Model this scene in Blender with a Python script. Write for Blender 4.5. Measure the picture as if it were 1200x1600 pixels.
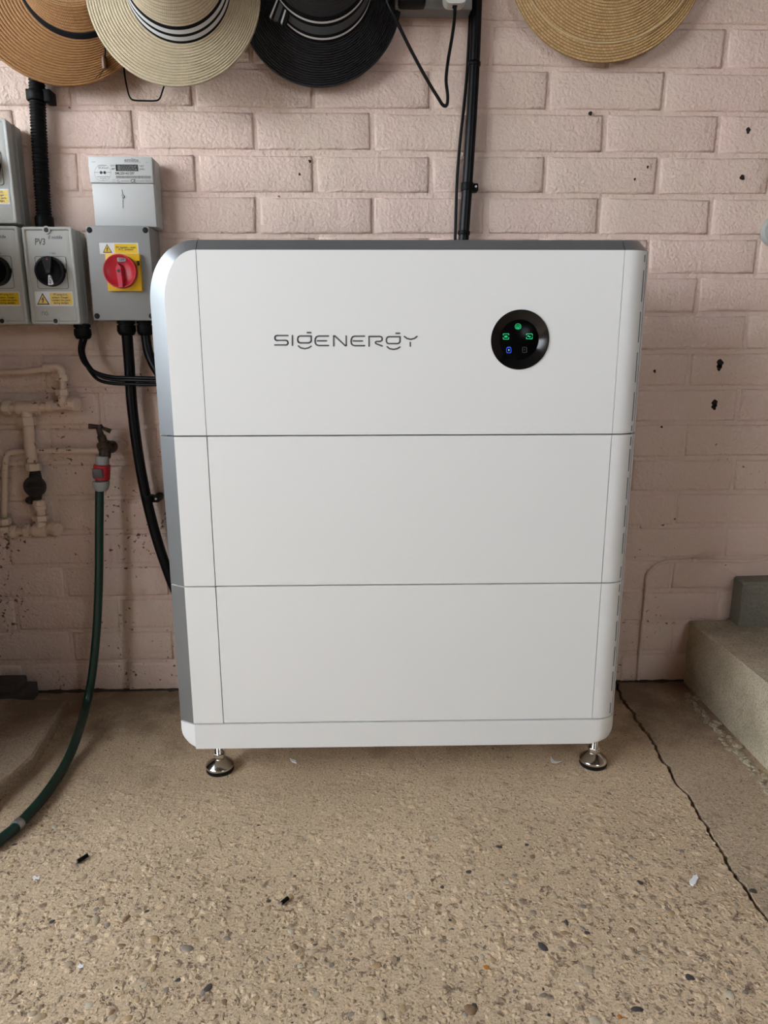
import bpy, bmesh, math, random
from mathutils import Vector, Matrix, noise
import numpy as np

random.seed(7)
for o in list(bpy.data.objects):
    bpy.data.objects.remove(o, do_unlink=True)
COL = bpy.context.scene.collection
SC = bpy.context.scene
PI = math.pi

# ------------------------------------------------------------------ camera
F_PX, PITCH, ROLL, YAW = 1110.0, 0.2273, -0.002, 0.0335
CAM = Vector((0.0, -1.4933, 0.7546))
_c, _s = math.cos(YAW), math.sin(YAW)
_cp, _sp = math.cos(PITCH), math.sin(PITCH)
_r0 = Vector((_c, -_s, 0)); FWD = Vector((_s*_cp, _c*_cp, -_sp)); _u0 = Vector((_s*_sp, _c*_sp, _cp))
RGT = math.cos(ROLL)*_r0 + math.sin(ROLL)*_u0
UPV = math.cos(ROLL)*_u0 - math.sin(ROLL)*_r0
cam_data = bpy.data.cameras.new('camera')
cam = bpy.data.objects.new('camera', cam_data); COL.objects.link(cam)
cam_data.sensor_fit = 'VERTICAL'; cam_data.sensor_height = 36.0; cam_data.lens = F_PX/1600*36
cam_data.clip_start = 0.02
cam.matrix_world = Matrix(((RGT.x, UPV.x, -FWD.x, CAM.x), (RGT.y, UPV.y, -FWD.y, CAM.y), (RGT.z, UPV.z, -FWD.z, CAM.z), (0, 0, 0, 1)))
SC.camera = cam

# ------------------------------------------------------------------ world, exposure
world = bpy.data.worlds.new('sky'); SC.world = world; world.use_nodes = True
bg = world.node_tree.nodes['Background']
bg.inputs['Color'].default_value = (0.86, 0.93, 1.0, 1); bg.inputs['Strength'].default_value = 10.5
SC.view_settings.view_transform = 'Standard'
SC.view_settings.look = 'None'
SC.view_settings.gamma = 1.0
SC.view_settings.exposure = 0.0
SC.view_settings.use_curve_mapping = False

# ------------------------------------------------------------------ measuring helpers
def ray(x, y): return RGT*((x-600)/F_PX) - UPV*((y-800)/F_PX) + FWD
def W(x, y, Y):            # photo measurement -> point on the plane at depth Y
    d = ray(x, y); return CAM + d*((Y-CAM.y)/d.y)
def G(x, y, Z=0.0):        # photo measurement -> point on the horizontal plane at height Z
    d = ray(x, y); return CAM + d*((Z-CAM.z)/d.z)

# ------------------------------------------------------------------ mesh builder
class MB:
    def __init__(s): s.v = []; s.f = []; s.m = []; s.uv = {}
    def add(s, vs, fs, mi=0, uvs=None):
        o = len(s.v); s.v += [tuple(p) for p in vs]
        for i, f in enumerate(fs):
            if uvs: s.uv[len(s.f)] = uvs[i]
            s.f.append(tuple(o+k for k in f)); s.m.append(mi)
        return s
    def box(s, a, b, mi=0, bev=0.0, seg=2):
        x0, x1 = sorted((a[0], b[0])); y0, y1 = sorted((a[1], b[1])); z0, z1 = sorted((a[2], b[2]))
        if bev <= 0:
            vs = [(x0,y0,z0),(x1,y0,z0),(x1,y1,z0),(x0,y1,z0),(x0,y0,z1),(x1,y0,z1),(x1,y1,z1),(x0,y1,z1)]
            return s.add(vs, [(0,3,2,1),(4,5,6,7),(0,1,5,4),(1,2,6,5),(2,3,7,6),(3,0,4,7)], mi)
        bm = bmesh.new(); bmesh.ops.create_cube(bm, size=1)
        for v in bm.verts: v.co = Vector(((x0+x1)/2+v.co.x*(x1-x0), (y0+y1)/2+v.co.y*(y1-y0), (z0+z1)/2+v.co.z*(z1-z0)))
        bmesh.ops.bevel(bm, geom=list(bm.edges), offset=bev, segments=seg, profile=0.5, affect='EDGES')
        return s.bm(bm, mi)
    def bm(s, bm, mi=0):
        bm.verts.ensure_lookup_table(); bm.verts.index_update()
        s.add([v.co[:] for v in bm.verts], [[v.index for v in f.verts] for f in bm.faces], mi); bm.free(); return s
    def loft(s, rings, closed=True, cap0=True, cap1=True, mi=0, uvscale=None):
        n = len(rings[0]); vs = [p for r in rings for p in r]; fs = []; uvs = []
        for i in range(len(rings)-1):
            for j in range(n if closed else n-1):
                k = (j+1) % n
                fs.append((i*n+j, i*n+k, (i+1)*n+k, (i+1)*n+j))
                u0, u1 = j/n, (j+1)/n
                if uvscale is not None: uvs.append(((u0, uvscale[i]), (u1, uvscale[i]), (u1, uvscale[i+1]), (u0, uvscale[i+1])))
        if cap0: fs.append(tuple(reversed(range(n)))); uvs.append([(0, 0)]*n)
        if cap1: fs.append(tuple((len(rings)-1)*n+k for k in range(n))); uvs.append([(0, 0)]*n)
        return s.add(vs, fs, mi, uvs if uvscale is not None else None)
    def prism(s, poly, axis, a, b, mi=0):
        # poly in the two other axes, extruded along axis from a to b
        def P(p, t):
            return {'x': (t, p[0], p[1]), 'y': (p[0], t, p[1]), 'z': (p[0], p[1], t)}[axis]
        return s.loft([[P(p, a) for p in poly], [P(p, b) for p in poly]], mi=mi)
    def lathe(s, prof, origin=(0,0,0), axis=(0,0,1), n=24, mi=0, capa=True, capb=True):
        ax = Vector(axis).normalized(); t = Vector((1,0,0)) if abs(ax.x) < .9 else Vector((0,1,0))
        e1 = ax.cross(t).normalized(); e2 = ax.cross(e1); o = Vector(origin)
        rings = [[o + ax*h + (e1*math.cos(2*PI*j/n)+e2*math.sin(2*PI*j/n))*max(r, 1e-5) for j in range(n)] for r, h in prof]
        return s.loft(rings, cap0=capa, cap1=capb, mi=mi)
    def tube(s, pts, r, n=12, sub=8, mi=0, smooth=True):
        P = [Vector(p) for p in pts]
        if smooth and len(P) > 2: P = catmull(P, sub)
        elif not smooth:
            Q = []
            for a, b in zip(P, P[1:]):
                m = max(1, int((b-a).length/0.01)); Q += [a.lerp(b, i/m) for i in range(m)]
            P = Q+[P[-1]]
        rings = []; L = 0; us = []; fr = None
        for i, p in enumerate(P):
            t = (P[min(i+1, len(P)-1)]-P[max(i-1, 0)]).normalized()
            if fr is None:
                a = Vector((0,0,1)) if abs(t.z) < .9 else Vector((1,0,0)); fr = t.cross(a).normalized()
            else:
                fr = (fr - t*fr.dot(t)).normalized()
            b = t.cross(fr)
            if i: L += (p-P[i-1]).length
            us.append(L)
            rr = r(L) if callable(r) else r
            rings.append([p+(fr*math.cos(2*PI*j/n)+b*math.sin(2*PI*j/n))*rr for j in range(n)])
        return s.loft(rings, uvscale=us, mi=mi)
    def stroke(s, pts, w, y, mi=0, th=0.0006, closed=False):
        # a pen stroke in the x-z plane, facing -y, round ends
        P = [Vector((p[0], p[1])) for p in pts]
        if closed: P = P+[P[0]]
        for a, b in zip(P, P[1:]):
            d = b-a
            if d.length < 1e-7: continue
            d.normalize(); nn = Vector((-d.y, d.x))*w/2
            poly = []
            for k in range(7):
                t = -PI/2 + PI*k/6; poly.append(b + d*math.cos(t)*w/2 + Vector((-d.y, d.x))*math.sin(t)*w/2)
            for k in range(7):
                t = PI/2 + PI*k/6; poly.append(a + d*math.cos(t)*w/2 + Vector((-d.y, d.x))*math.sin(t)*w/2)
            s.prism([(p.x, p.y) for p in poly], 'y', y, y-th, mi)
        return s
    def build(s, name, mats, parent=None, local=False, angle=35, smooth=True):
        me = bpy.data.meshes.new(name)
        vs = s.v
        if parent is not None and not local:
            inv = root_of(parent).matrix_basis.inverted(); vs = [inv @ Vector(p) for p in vs]
        me.from_pydata([tuple(p) for p in vs], [], s.f)
        for m in (mats if isinstance(mats, (list, tuple)) else [mats]): me.materials.append(m)
        me.polygons.foreach_set('material_index', s.m)
        if s.uv:
            uvl = me.uv_layers.new(name='UVMap')
            for p in me.polygons:
                u = s.uv.get(p.index)
                if u:
                    for k, li in enumerate(p.loop_indices): uvl.data[li].uv = u[k]
        bm = bmesh.new(); bm.from_mesh(me)
        bmesh.ops.recalc_face_normals(bm, faces=bm.faces); bm.to_mesh(me); bm.free()
        if smooth:
            me.shade_smooth(); me.set_sharp_from_angle(angle=math.radians(angle))
        ob = bpy.data.objects.new(name, me); COL.objects.link(ob)
        if parent is not None: ob.parent = parent
        return ob

def catmull(P, sub):
    Q = []
    for i in range(len(P)-1):
        p0 = P[max(i-1, 0)]; p1 = P[i]; p2 = P[i+1]; p3 = P[min(i+2, len(P)-1)]
        for k in range(sub):
            t = k/sub
            Q.append(0.5*((2*p1)+(p2-p0)*t+(2*p0-5*p1+4*p2-p3)*t*t+(3*p1-p0-3*p2+p3)*t**3))
    return Q+[P[-1]]

def root_of(o):
    while o.parent is not None: o = o.parent
    return o
def thing(name, label, cat, loc=(0,0,0), rz=0.0, group=None):
    o = bpy.data.objects.new(name, None); COL.objects.link(o); o.empty_display_size = .05
    o.location = loc; o.rotation_euler = (0, 0, rz)
    o.matrix_basis = Matrix.Translation(loc) @ Matrix.Rotation(rz, 4, 'Z')
    return tag(o, label, cat, group)
def tag(o, label, cat, group=None):
    o['label'] = label; o['category'] = cat
    if group: o['group'] = group
    return o
def struct(o): o['kind'] = 'structure'; return o

def arc(cx, cz, rx, rz, a0, a1, n):
    return [(cx+rx*math.cos(math.radians(a0+(a1-a0)*i/n)), cz+rz*math.sin(math.radians(a0+(a1-a0)*i/n))) for i in range(n+1)]
def rrect(x0, x1, z0, z1, r, n=5):
    return arc(x1-r, z1-r, r, r, 0, 90, n)+arc(x0+r, z1-r, r, r, 90, 180, n)+arc(x0+r, z0+r, r, r, 180, 270, n)+arc(x1-r, z0+r, r, r, 270, 360, n)

def text(name, s, cx, cz, size, y, mat, parent, align='CENTER', sx=1.0, rot=0.0, local=False, thick=0.00025, shear=0.0, bold=.022):
    cu = bpy.data.curves.new(name, 'FONT'); cu.body = s; cu.size = size; cu.align_x = align; cu.align_y = 'CENTER'
    cu.extrude = thick; cu.offset = size*bold; cu.resolution_u = 2; cu.shear = shear
    tmp = bpy.data.objects.new(name, cu); COL.objects.link(tmp)
    dg = bpy.context.evaluated_depsgraph_get(); me = bpy.data.meshes.new_from_object(tmp.evaluated_get(dg))
    bpy.data.objects.remove(tmp, do_unlink=True); bpy.data.curves.remove(cu)
    M = Matrix.Translation((cx, y, cz)) @ Matrix.Rotation(rot, 4, 'Y') @ Matrix.Rotation(PI/2, 4, 'X') @ Matrix.Diagonal((sx, 1, 1, 1))
    if parent is not None and not local: M = root_of(parent).matrix_basis.inverted() @ M
    me.transform(M); me.name = name; me.materials.clear(); me.materials.append(mat)
    ob = bpy.data.objects.new(name, me); COL.objects.link(ob)
    if parent is not None: ob.parent = parent
    return ob

# ------------------------------------------------------------------ materials
def lin(r, g, b):
    f = lambda c: (c/255/12.92) if c/255 <= .04045 else ((c/255+.055)/1.055)**2.4
    return (f(r), f(g), f(b), 1)
def mat(name, col, rough=.5, metal=0.0, bump=None, var=None, emit=None, spec=None, coat=0.0):
    m = bpy.data.materials.new(name); m.use_nodes = True; nt = m.node_tree; b = nt.nodes['Principled BSDF']
    b.inputs['Base Color'].default_value = col; b.inputs['Roughness'].default_value = rough; b.inputs['Metallic'].default_value = metal
    if spec is not None: b.inputs['Specular IOR Level'].default_value = spec
    if coat: b.inputs['Coat Weight'].default_value = coat; b.inputs['Coat Roughness'].default_value = .1
    if emit:
        b.inputs['Emission Color'].default_value = emit[0]; b.inputs['Emission Strength'].default_value = emit[1]
    geo = nt.nodes.new('ShaderNodeNewGeometry')
    if var:   # (other colour, scale, contrast)
        n = nt.nodes.new('ShaderNodeTexNoise'); n.inputs['Scale'].default_value = var[1]; n.inputs['Detail'].default_value = 4
        r = nt.nodes.new('ShaderNodeValToRGB'); r.color_ramp.elements[0].color = col; r.color_ramp.elements[1].color = var[0]
        r.color_ramp.elements[0].position = .5-var[2]; r.color_ramp.elements[1].position = .5+var[2]
        nt.links.new(geo.outputs['Position'], n.inputs['Vector']); nt.links.new(n.outputs['Fac'], r.inputs['Fac'])
        nt.links.new(r.outputs['Color'], b.inputs['Base Color'])
    if bump:  # (scale, strength, distance)
        n = nt.nodes.new('ShaderNodeTexNoise'); n.inputs['Scale'].default_value = bump[0]; n.inputs['Detail'].default_value = 3
        bp = nt.nodes.new('ShaderNodeBump'); bp.inputs['Strength'].default_value = bump[1]; bp.inputs['Distance'].default_value = bump[2]
        nt.links.new(geo.outputs['Position'], n.inputs['Vector']); nt.links.new(n.outputs['Fac'], bp.inputs['Height'])
        nt.links.new(bp.outputs['Normal'], b.inputs['Normal'])
    return m
class NT:
    def __init__(s, m): s.nt = m.node_tree; s.b = s.nt.nodes['Principled BSDF']
    def n(s, t, **kw):
        nd = s.nt.nodes.new(t)
        for k, v in kw.items():
            if hasattr(nd, k) and k not in nd.inputs: setattr(nd, k, v)
            else: nd.inputs[k.replace('_', ' ')].default_value = v
        return nd
    def l(s, a, b): s.nt.links.new(a, b)
    def ramp(s, fac, stops):
        r = s.nt.nodes.new('ShaderNodeValToRGB'); e = r.color_ramp.elements
        while len(e) < len(stops): e.new(.5)
        for k, (p, c) in enumerate(stops): e[k].position = p; e[k].color = c
        s.l(fac, r.inputs['Fac']); return r.outputs['Color']
    def mix(s, fac, a, b, blend='MIX'):
        m = s.nt.nodes.new('ShaderNodeMix'); m.data_type = 'RGBA'; m.blend_type = blend
        for sock, v in ((m.inputs[0], fac), (m.inputs[6], a), (m.inputs[7], b)):
            if hasattr(v, 'default_value') or hasattr(v, 'is_linked'): s.l(v, sock)
            else: sock.default_value = v
        return m.outputs[2]
    def math(s, op, a, b=0.0):
        m = s.nt.nodes.new('ShaderNodeMath'); m.operation = op
        for sock, v in ((m.inputs[0], a), (m.inputs[1], b)):
            if hasattr(v, 'is_linked'): s.l(v, sock)
            else: sock.default_value = v
        return m.outputs[0]

def make_paint(name, base=(0.735, 0.55, 0.47, 1), flecks=True, bump=.8):
    m = mat(name, base, .62); t = NT(m); pos = t.n('ShaderNodeNewGeometry').outputs['Position']
    n1 = t.n('ShaderNodeTexNoise', Scale=5.0, Detail=3.0); t.l(pos, n1.inputs['Vector'])
    c = t.ramp(n1.outputs['Fac'], [(.35, base), (.68, (base[0]*.97, base[1]*1.03, base[2]*.97, 1))])
    n2 = t.n('ShaderNodeTexNoise', Scale=28.0, Detail=5.0); t.l(pos, n2.inputs['Vector'])
    c = t.mix(t.math('MULTIPLY', n2.outputs['Fac'], .22), c, (base[0]*.78, base[1]*.74, base[2]*.72, 1))
    if flecks:   # paint flaked off down to dark brick, mostly low on the left around the pipes
        sep = t.n('ShaderNodeSeparateXYZ'); t.l(pos, sep.inputs[0])
        n3 = t.n('ShaderNodeTexNoise', Scale=95.0, Detail=4.0); t.l(pos, n3.inputs['Vector'])
        n4 = t.n('ShaderNodeTexNoise', Scale=7.0, Detail=2.0); t.l(pos, n4.inputs['Vector'])
        low = t.math('MULTIPLY', t.math('SUBTRACT', 0.78, sep.outputs['Z']), 0.16)
        left = t.math('MULTIPLY', t.math('SUBTRACT', 0.1, sep.outputs['X']), 0.07)
        a = t.math('ADD', t.math('ADD', n3.outputs['Fac'], t.math('MULTIPLY', t.math('SUBTRACT', n4.outputs['Fac'], .5), .45)), t.math('MINIMUM', t.math('ADD', low, left), .085))
        fl = t.ramp(a, [(.74, (0,0,0,1)), (.80, (1,1,1,1))])
        c = t.mix(fl, c, (0.13, 0.065, 0.045, 1))
    t.l(c, t.b.inputs['Base Color'])
    f1 = t.n('ShaderNodeTexNoise', Scale=165.0, Detail=3.0); t.l(pos, f1.inputs['Vector'])
    f2 = t.n('ShaderNodeTexNoise', Scale=42.0, Detail=2.0); t.l(pos, f2.inputs['Vector'])
    h = t.math('ADD', f1.outputs['Fac'], t.math('MULTIPLY', f2.outputs['Fac'], 1.1))
    bp = t.n('ShaderNodeBump', Strength=bump, Distance=.0030); t.l(h, bp.inputs['Height']); t.l(bp.outputs['Normal'], t.b.inputs['Normal'])
    return m

M = {}
M['paint'] = make_paint('pink_wall_paint')
M['pipe_paint'] = make_paint('pink_pipe_paint', (0.71, 0.53, 0.42, 1), bump=.2)
M['white'] = mat('white_panel', (0.77, 0.77, 0.75, 1), .42, bump=(900, .04, .0005))
M['silver'] = mat('silver_edge', (0.34, 0.355, 0.365, 1), .36, .75)
M['core'] = mat('dark_gap', (0.03, 0.03, 0.032, 1), .7)
M['slot'] = mat('vent_slot_grey', (0.16, 0.19, 0.22, 1), .6)
M['logo'] = mat('logo_grey', (0.085, 0.085, 0.09, 1), .5)
M['gloss_black'] = mat('gloss_black', (0.005, 0.005, 0.006, 1), .14, spec=.45)
M['screen_black'] = mat('screen_black', (0.002, 0.002, 0.002, 1), .2, spec=.06)
M['green_led'] = mat('green_led', (0, .1, .04, 1), .4, emit=((0.03, .80, .30, 1), .75))
M['blue_led'] = mat('blue_led', (0, .02, .1, 1), .4, emit=((0.03, .12, .95, 1), .9))
M['blue_core'] = mat('blue_core', (.1, .2, .3, 1), .4, emit=((.55, .75, 1, 1), .9))
M['dim_led'] = mat('dim_led', (.03, .03, .035, 1), .4, emit=((.5, .5, .55, 1), .07))
M['chrome'] = mat('chrome', (0.66, 0.64, 0.61, 1), .16, 1.0)
M['rubber'] = mat('black_rubber', (0.006, 0.006, 0.006, 1), .6, spec=.25)
M['iso_grey'] = mat('isolator_light_grey', (0.50, 0.505, 0.475, 1), .48, bump=(500, .05, .0005))
M['iso_side'] = mat('isolator_body_grey', (0.36, 0.365, 0.345, 1), .5)
M['iso_dark'] = mat('isolator_mid_grey', (0.285, 0.287, 0.28, 1), .5, bump=(500, .05, .0005))
M['meter'] = mat('meter_plastic', (0.56, 0.565, 0.55, 1), .4)
M['meter_side'] = mat('meter_body', (0.50, 0.51, 0.50, 1), .45)
M['black_plastic'] = mat('black_plastic', (0.003, 0.003, 0.0034, 1), .5, spec=.14)
M['black_cable'] = mat('black_cable', (0.002, 0.002, 0.0025, 1), .38, spec=.2)
M['knob_grey'] = mat('knob_grey', (0.014, 0.015, 0.018, 1), .45, spec=.2)
M['red'] = mat('red_plastic', (0.50, 0.012, 0.028, 1), .38)
M['red_light'] = mat('red_handle', (0.60, 0.03, 0.06, 1), .36)
M['yellow'] = mat('yellow_plastic', (0.80, 0.46, 0.008, 1), .42)
M['label_yellow'] = mat('label_yellow', (0.78, 0.53, 0.012, 1), .25)
M['label_white'] = mat('label_white', (0.75, 0.75, 0.76, 1), .25)
M['ink'] = mat('black_ink', (0.012, 0.011, 0.010, 1), .5)
M['ink_red'] = mat('red_ink', (0.35, 0.02, 0.02, 1), .5)
M['ink_grey'] = mat('grey_ink', (0.17, 0.17, 0.17, 1), .5)
M['pencil'] = mat('pencil_grey', (0.12, 0.12, 0.12, 1), .6)
M['lcd'] = mat('lcd_grey', (0.15, 0.16, 0.155, 1), .2)
M['lcd_frame'] = mat('lcd_frame', (0.012, 0.012, 0.012, 1), .2)
M['brass'] = mat('old_brass', (0.075, 0.045, 0.03, 1), .55, .55, bump=(200, .25, .001), var=((0.03, 0.02, 0.016, 1), 90, .12))
M['valve'] = mat('dark_valve', (0.028, 0.022, 0.02, 1), .7, .2, bump=(200, .3, .001))
M['hose_grey'] = mat('hose_grey', (0.27, 0.265, 0.25, 1), .5)
M['hose_dark'] = mat('hose_dark_grey', (0.065, 0.062, 0.058, 1), .5)
M['hose_red'] = mat('hose_red', (0.42, 0.012, 0.02, 1), .4)
M['steel'] = mat('dull_steel', (0.42, 0.42, 0.41, 1), .35, .9)
M['socket_grey'] = mat('socket_grey', (0.23, 0.225, 0.215, 1), .5)
M['plug_white'] = mat('plug_white', (0.62, 0.62, 0.58, 1), .35)
M['ceiling'] = mat('ceiling_board', (0.075, 0.062, 0.05, 1), .85)
M['mortar_plain'] = make_paint('pink_mortar_paint', (0.72, 0.54, 0.465, 1))
M['bare_brick'] = mat('bare_brick', (0.16, 0.10, 0.075, 1), .9, bump=(60, .4, .004), var=((0.22, 0.13, 0.09, 1), 12, .15))
M['drive'] = mat('driveway', (0.24, 0.22, 0.19, 1), .9)
M['hole'] = mat('hole_dark', (0.012, 0.008, 0.007, 1), .9)
M['paper'] = mat('white_scrap', (0.8, 0.8, 0.79, 1), .5)
M['wood_cabinet'] = mat('dark_cabinet', (0.06, 0.05, 0.045, 1), .6)

def make_hose():
    m = mat('green_hose', (0.006, 0.05, 0.03, 1), .32); t = NT(m); uv = t.n('ShaderNodeUVMap').outputs['UV']
    sep = t.n('ShaderNodeSeparateXYZ'); t.l(uv, sep.inputs[0])
    u = t.math('MULTIPLY', sep.outputs['X'], 2*PI*12); v = t.math('MULTIPLY', sep.outputs['Y'], 2*PI*12/.085)
    a = t.math('SINE', t.math('ADD', u, v)); b = t.math('SINE', t.math('SUBTRACT', u, v))
    k = t.math('GREATER_THAN', t.math('MAXIMUM', a, b), .86)
    t.l(t.mix(k, (0.003, 0.034, 0.023, 1), (0.002, 0.016, 0.011, 1)), t.b.inputs['Base Color'])
    return m
M['hose'] = make_hose()

def make_straw(name, c1, c2, cd, rough=.6, nu=170, rows=1.0):
    m = mat(name, c1, rough); t = NT(m); uv = t.n('ShaderNodeUVMap').outputs['UV']
    mp = t.n('ShaderNodeMapping'); t.l(uv, mp.inputs['Vector']); mp.inputs['Scale'].default_value = (nu, rows, 1)
    br = t.n('ShaderNodeTexBrick', Scale=1.0); br.offset = .5; br.squash = 1.0
    br.inputs['Brick Width'].default_value = 1.0; br.inputs['Row Height'].default_value = .5
    br.inputs['Mortar Size'].default_value = .07; br.inputs['Mortar Smooth'].default_value = 1.0; br.inputs['Bias'].default_value = -.1
    br.inputs['Color1'].default_value = c1; br.inputs['Color2'].default_value = c2; br.inputs['Mortar'].default_value = cd
    t.l(mp.outputs['Vector'], br.inputs['Vector'])
    ns = t.n('ShaderNodeTexNoise', Scale=60.0, Detail=4.0); t.l(t.n('ShaderNodeNewGeometry').outputs['Position'], ns.inputs['Vector'])
    c = t.mix(t.math('MULTIPLY', ns.outputs['Fac'], .55), br.outputs['Color'], (c1[0]*.62, c1[1]*.58, c1[2]*.52, 1))
    t.l(c, t.b.inputs['Base Color'])
    bp = t.n('ShaderNodeBump', Strength=.7, Distance=.0012); bp.invert = True; t.l(br.outputs['Fac'], bp.inputs['Height']); t.l(bp.outputs['Normal'], t.b.inputs['Normal'])
    return m
M['straw_tan'] = make_straw('tan_straw', (0.47, 0.235, 0.082, 1), (0.36, 0.17, 0.055, 1), (0.11, 0.045, 0.015, 1))
M['straw_cream'] = make_straw('cream_straw', (0.74, 0.64, 0.455, 1), (0.64, 0.545, 0.38, 1), (0.28, 0.22, 0.14, 1))
M['straw_black'] = make_straw('black_straw', (0.017, 0.017, 0.022, 1), (0.011, 0.011, 0.014, 1), (0.003, 0.003, 0.004, 1), .5)
M['straw_natural'] = make_straw('natural_straw', (0.62, 0.40, 0.18, 1), (0.46, 0.28, 0.11, 1), (0.15, 0.075, 0.025, 1), nu=150, rows=.5)
M['straw_light'] = make_straw('light_straw_braid', (0.72, 0.54, 0.30, 1), (0.62, 0.45, 0.23, 1), (0.3, 0.2, 0.09, 1), nu=80)
M['rib_black'] = mat('ribbon_black', (0.005, 0.005, 0.006, 1), .7, spec=.15)
M['rib_white'] = mat('ribbon_white', (0.62, 0.62, 0.63, 1), .6)
M['rib_grey'] = mat('ribbon_grey', (0.055, 0.06, 0.065, 1), .6)
M['bead'] = mat('wooden_bead', (0.11, 0.045, 0.015, 1), .4)

def make_concrete(name, base, dark, light, grain=1.0, stones=True, lo=.42, hi=1.45, mott=.14):
    m = mat(name, base, .85); t = NT(m); pos = t.n('ShaderNodeNewGeometry').outputs['Position']
    n1 = t.n('ShaderNodeTexNoise', Scale=6.5, Detail=6.0, Roughness=.65); t.l(pos, n1.inputs['Vector'])
    c = t.ramp(n1.outputs['Fac'], [(.35, (base[0]*(1-mott), base[1]*(1-mott*1.1), base[2]*(1-mott*1.3), 1)), (.65, (base[0]*(1+mott*.7), base[1]*(1+mott*.6), base[2]*(1+mott*.4), 1))])
    n2 = t.n('ShaderNodeTexNoise', Scale=150.0*grain, Detail=5.0, Roughness=.7); t.l(pos, n2.inputs['Vector'])
    c = t.mix(1.0, c, t.ramp(n2.outputs['Fac'], [(.30, (lo, lo*.97, lo*.93, 1)), (.5, (1, 1, 1, 1)), (.72, (hi, hi*.98, hi*.95, 1))]), 'MULTIPLY')
    h = n2.outputs['Fac']
    if stones:
        for sc, th in ((150, .36), (75, .33)):
            v = t.n('ShaderNodeTexVoronoi', Scale=float(sc)); t.l(pos, v.inputs['Vector'])
            bw = t.n('ShaderNodeRGBToBW'); t.l(v.outputs['Color'], bw.inputs[0])
            inside = t.ramp(v.outputs['Distance'], [(th-.06, (1,1,1,1)), (th, (0,0,0,1))])
            some = t.math('MULTIPLY', inside, t.ramp(v.outputs['Color'], [(.62, (0,0,0,1)), (.64, (1,1,1,1))]))
            tint = t.ramp(bw.outputs[0], [(.2, dark), (.42, base), (.6, (base[0]*1.2, base[1]*1.05, base[2]*.8, 1)), (.8, light)])
            c = t.mix(t.math('MULTIPLY', some, .75), c, tint)
            h = t.math('ADD', h, t.math('MULTIPLY', some, .35))
    t.l(c, t.b.inputs['Base Color'])
    bp = t.n('ShaderNodeBump', Strength=.75, Distance=.003); t.l(h, bp.inputs['Height']); t.l(bp.outputs['Normal'], t.b.inputs['Normal'])
    return m
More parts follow.
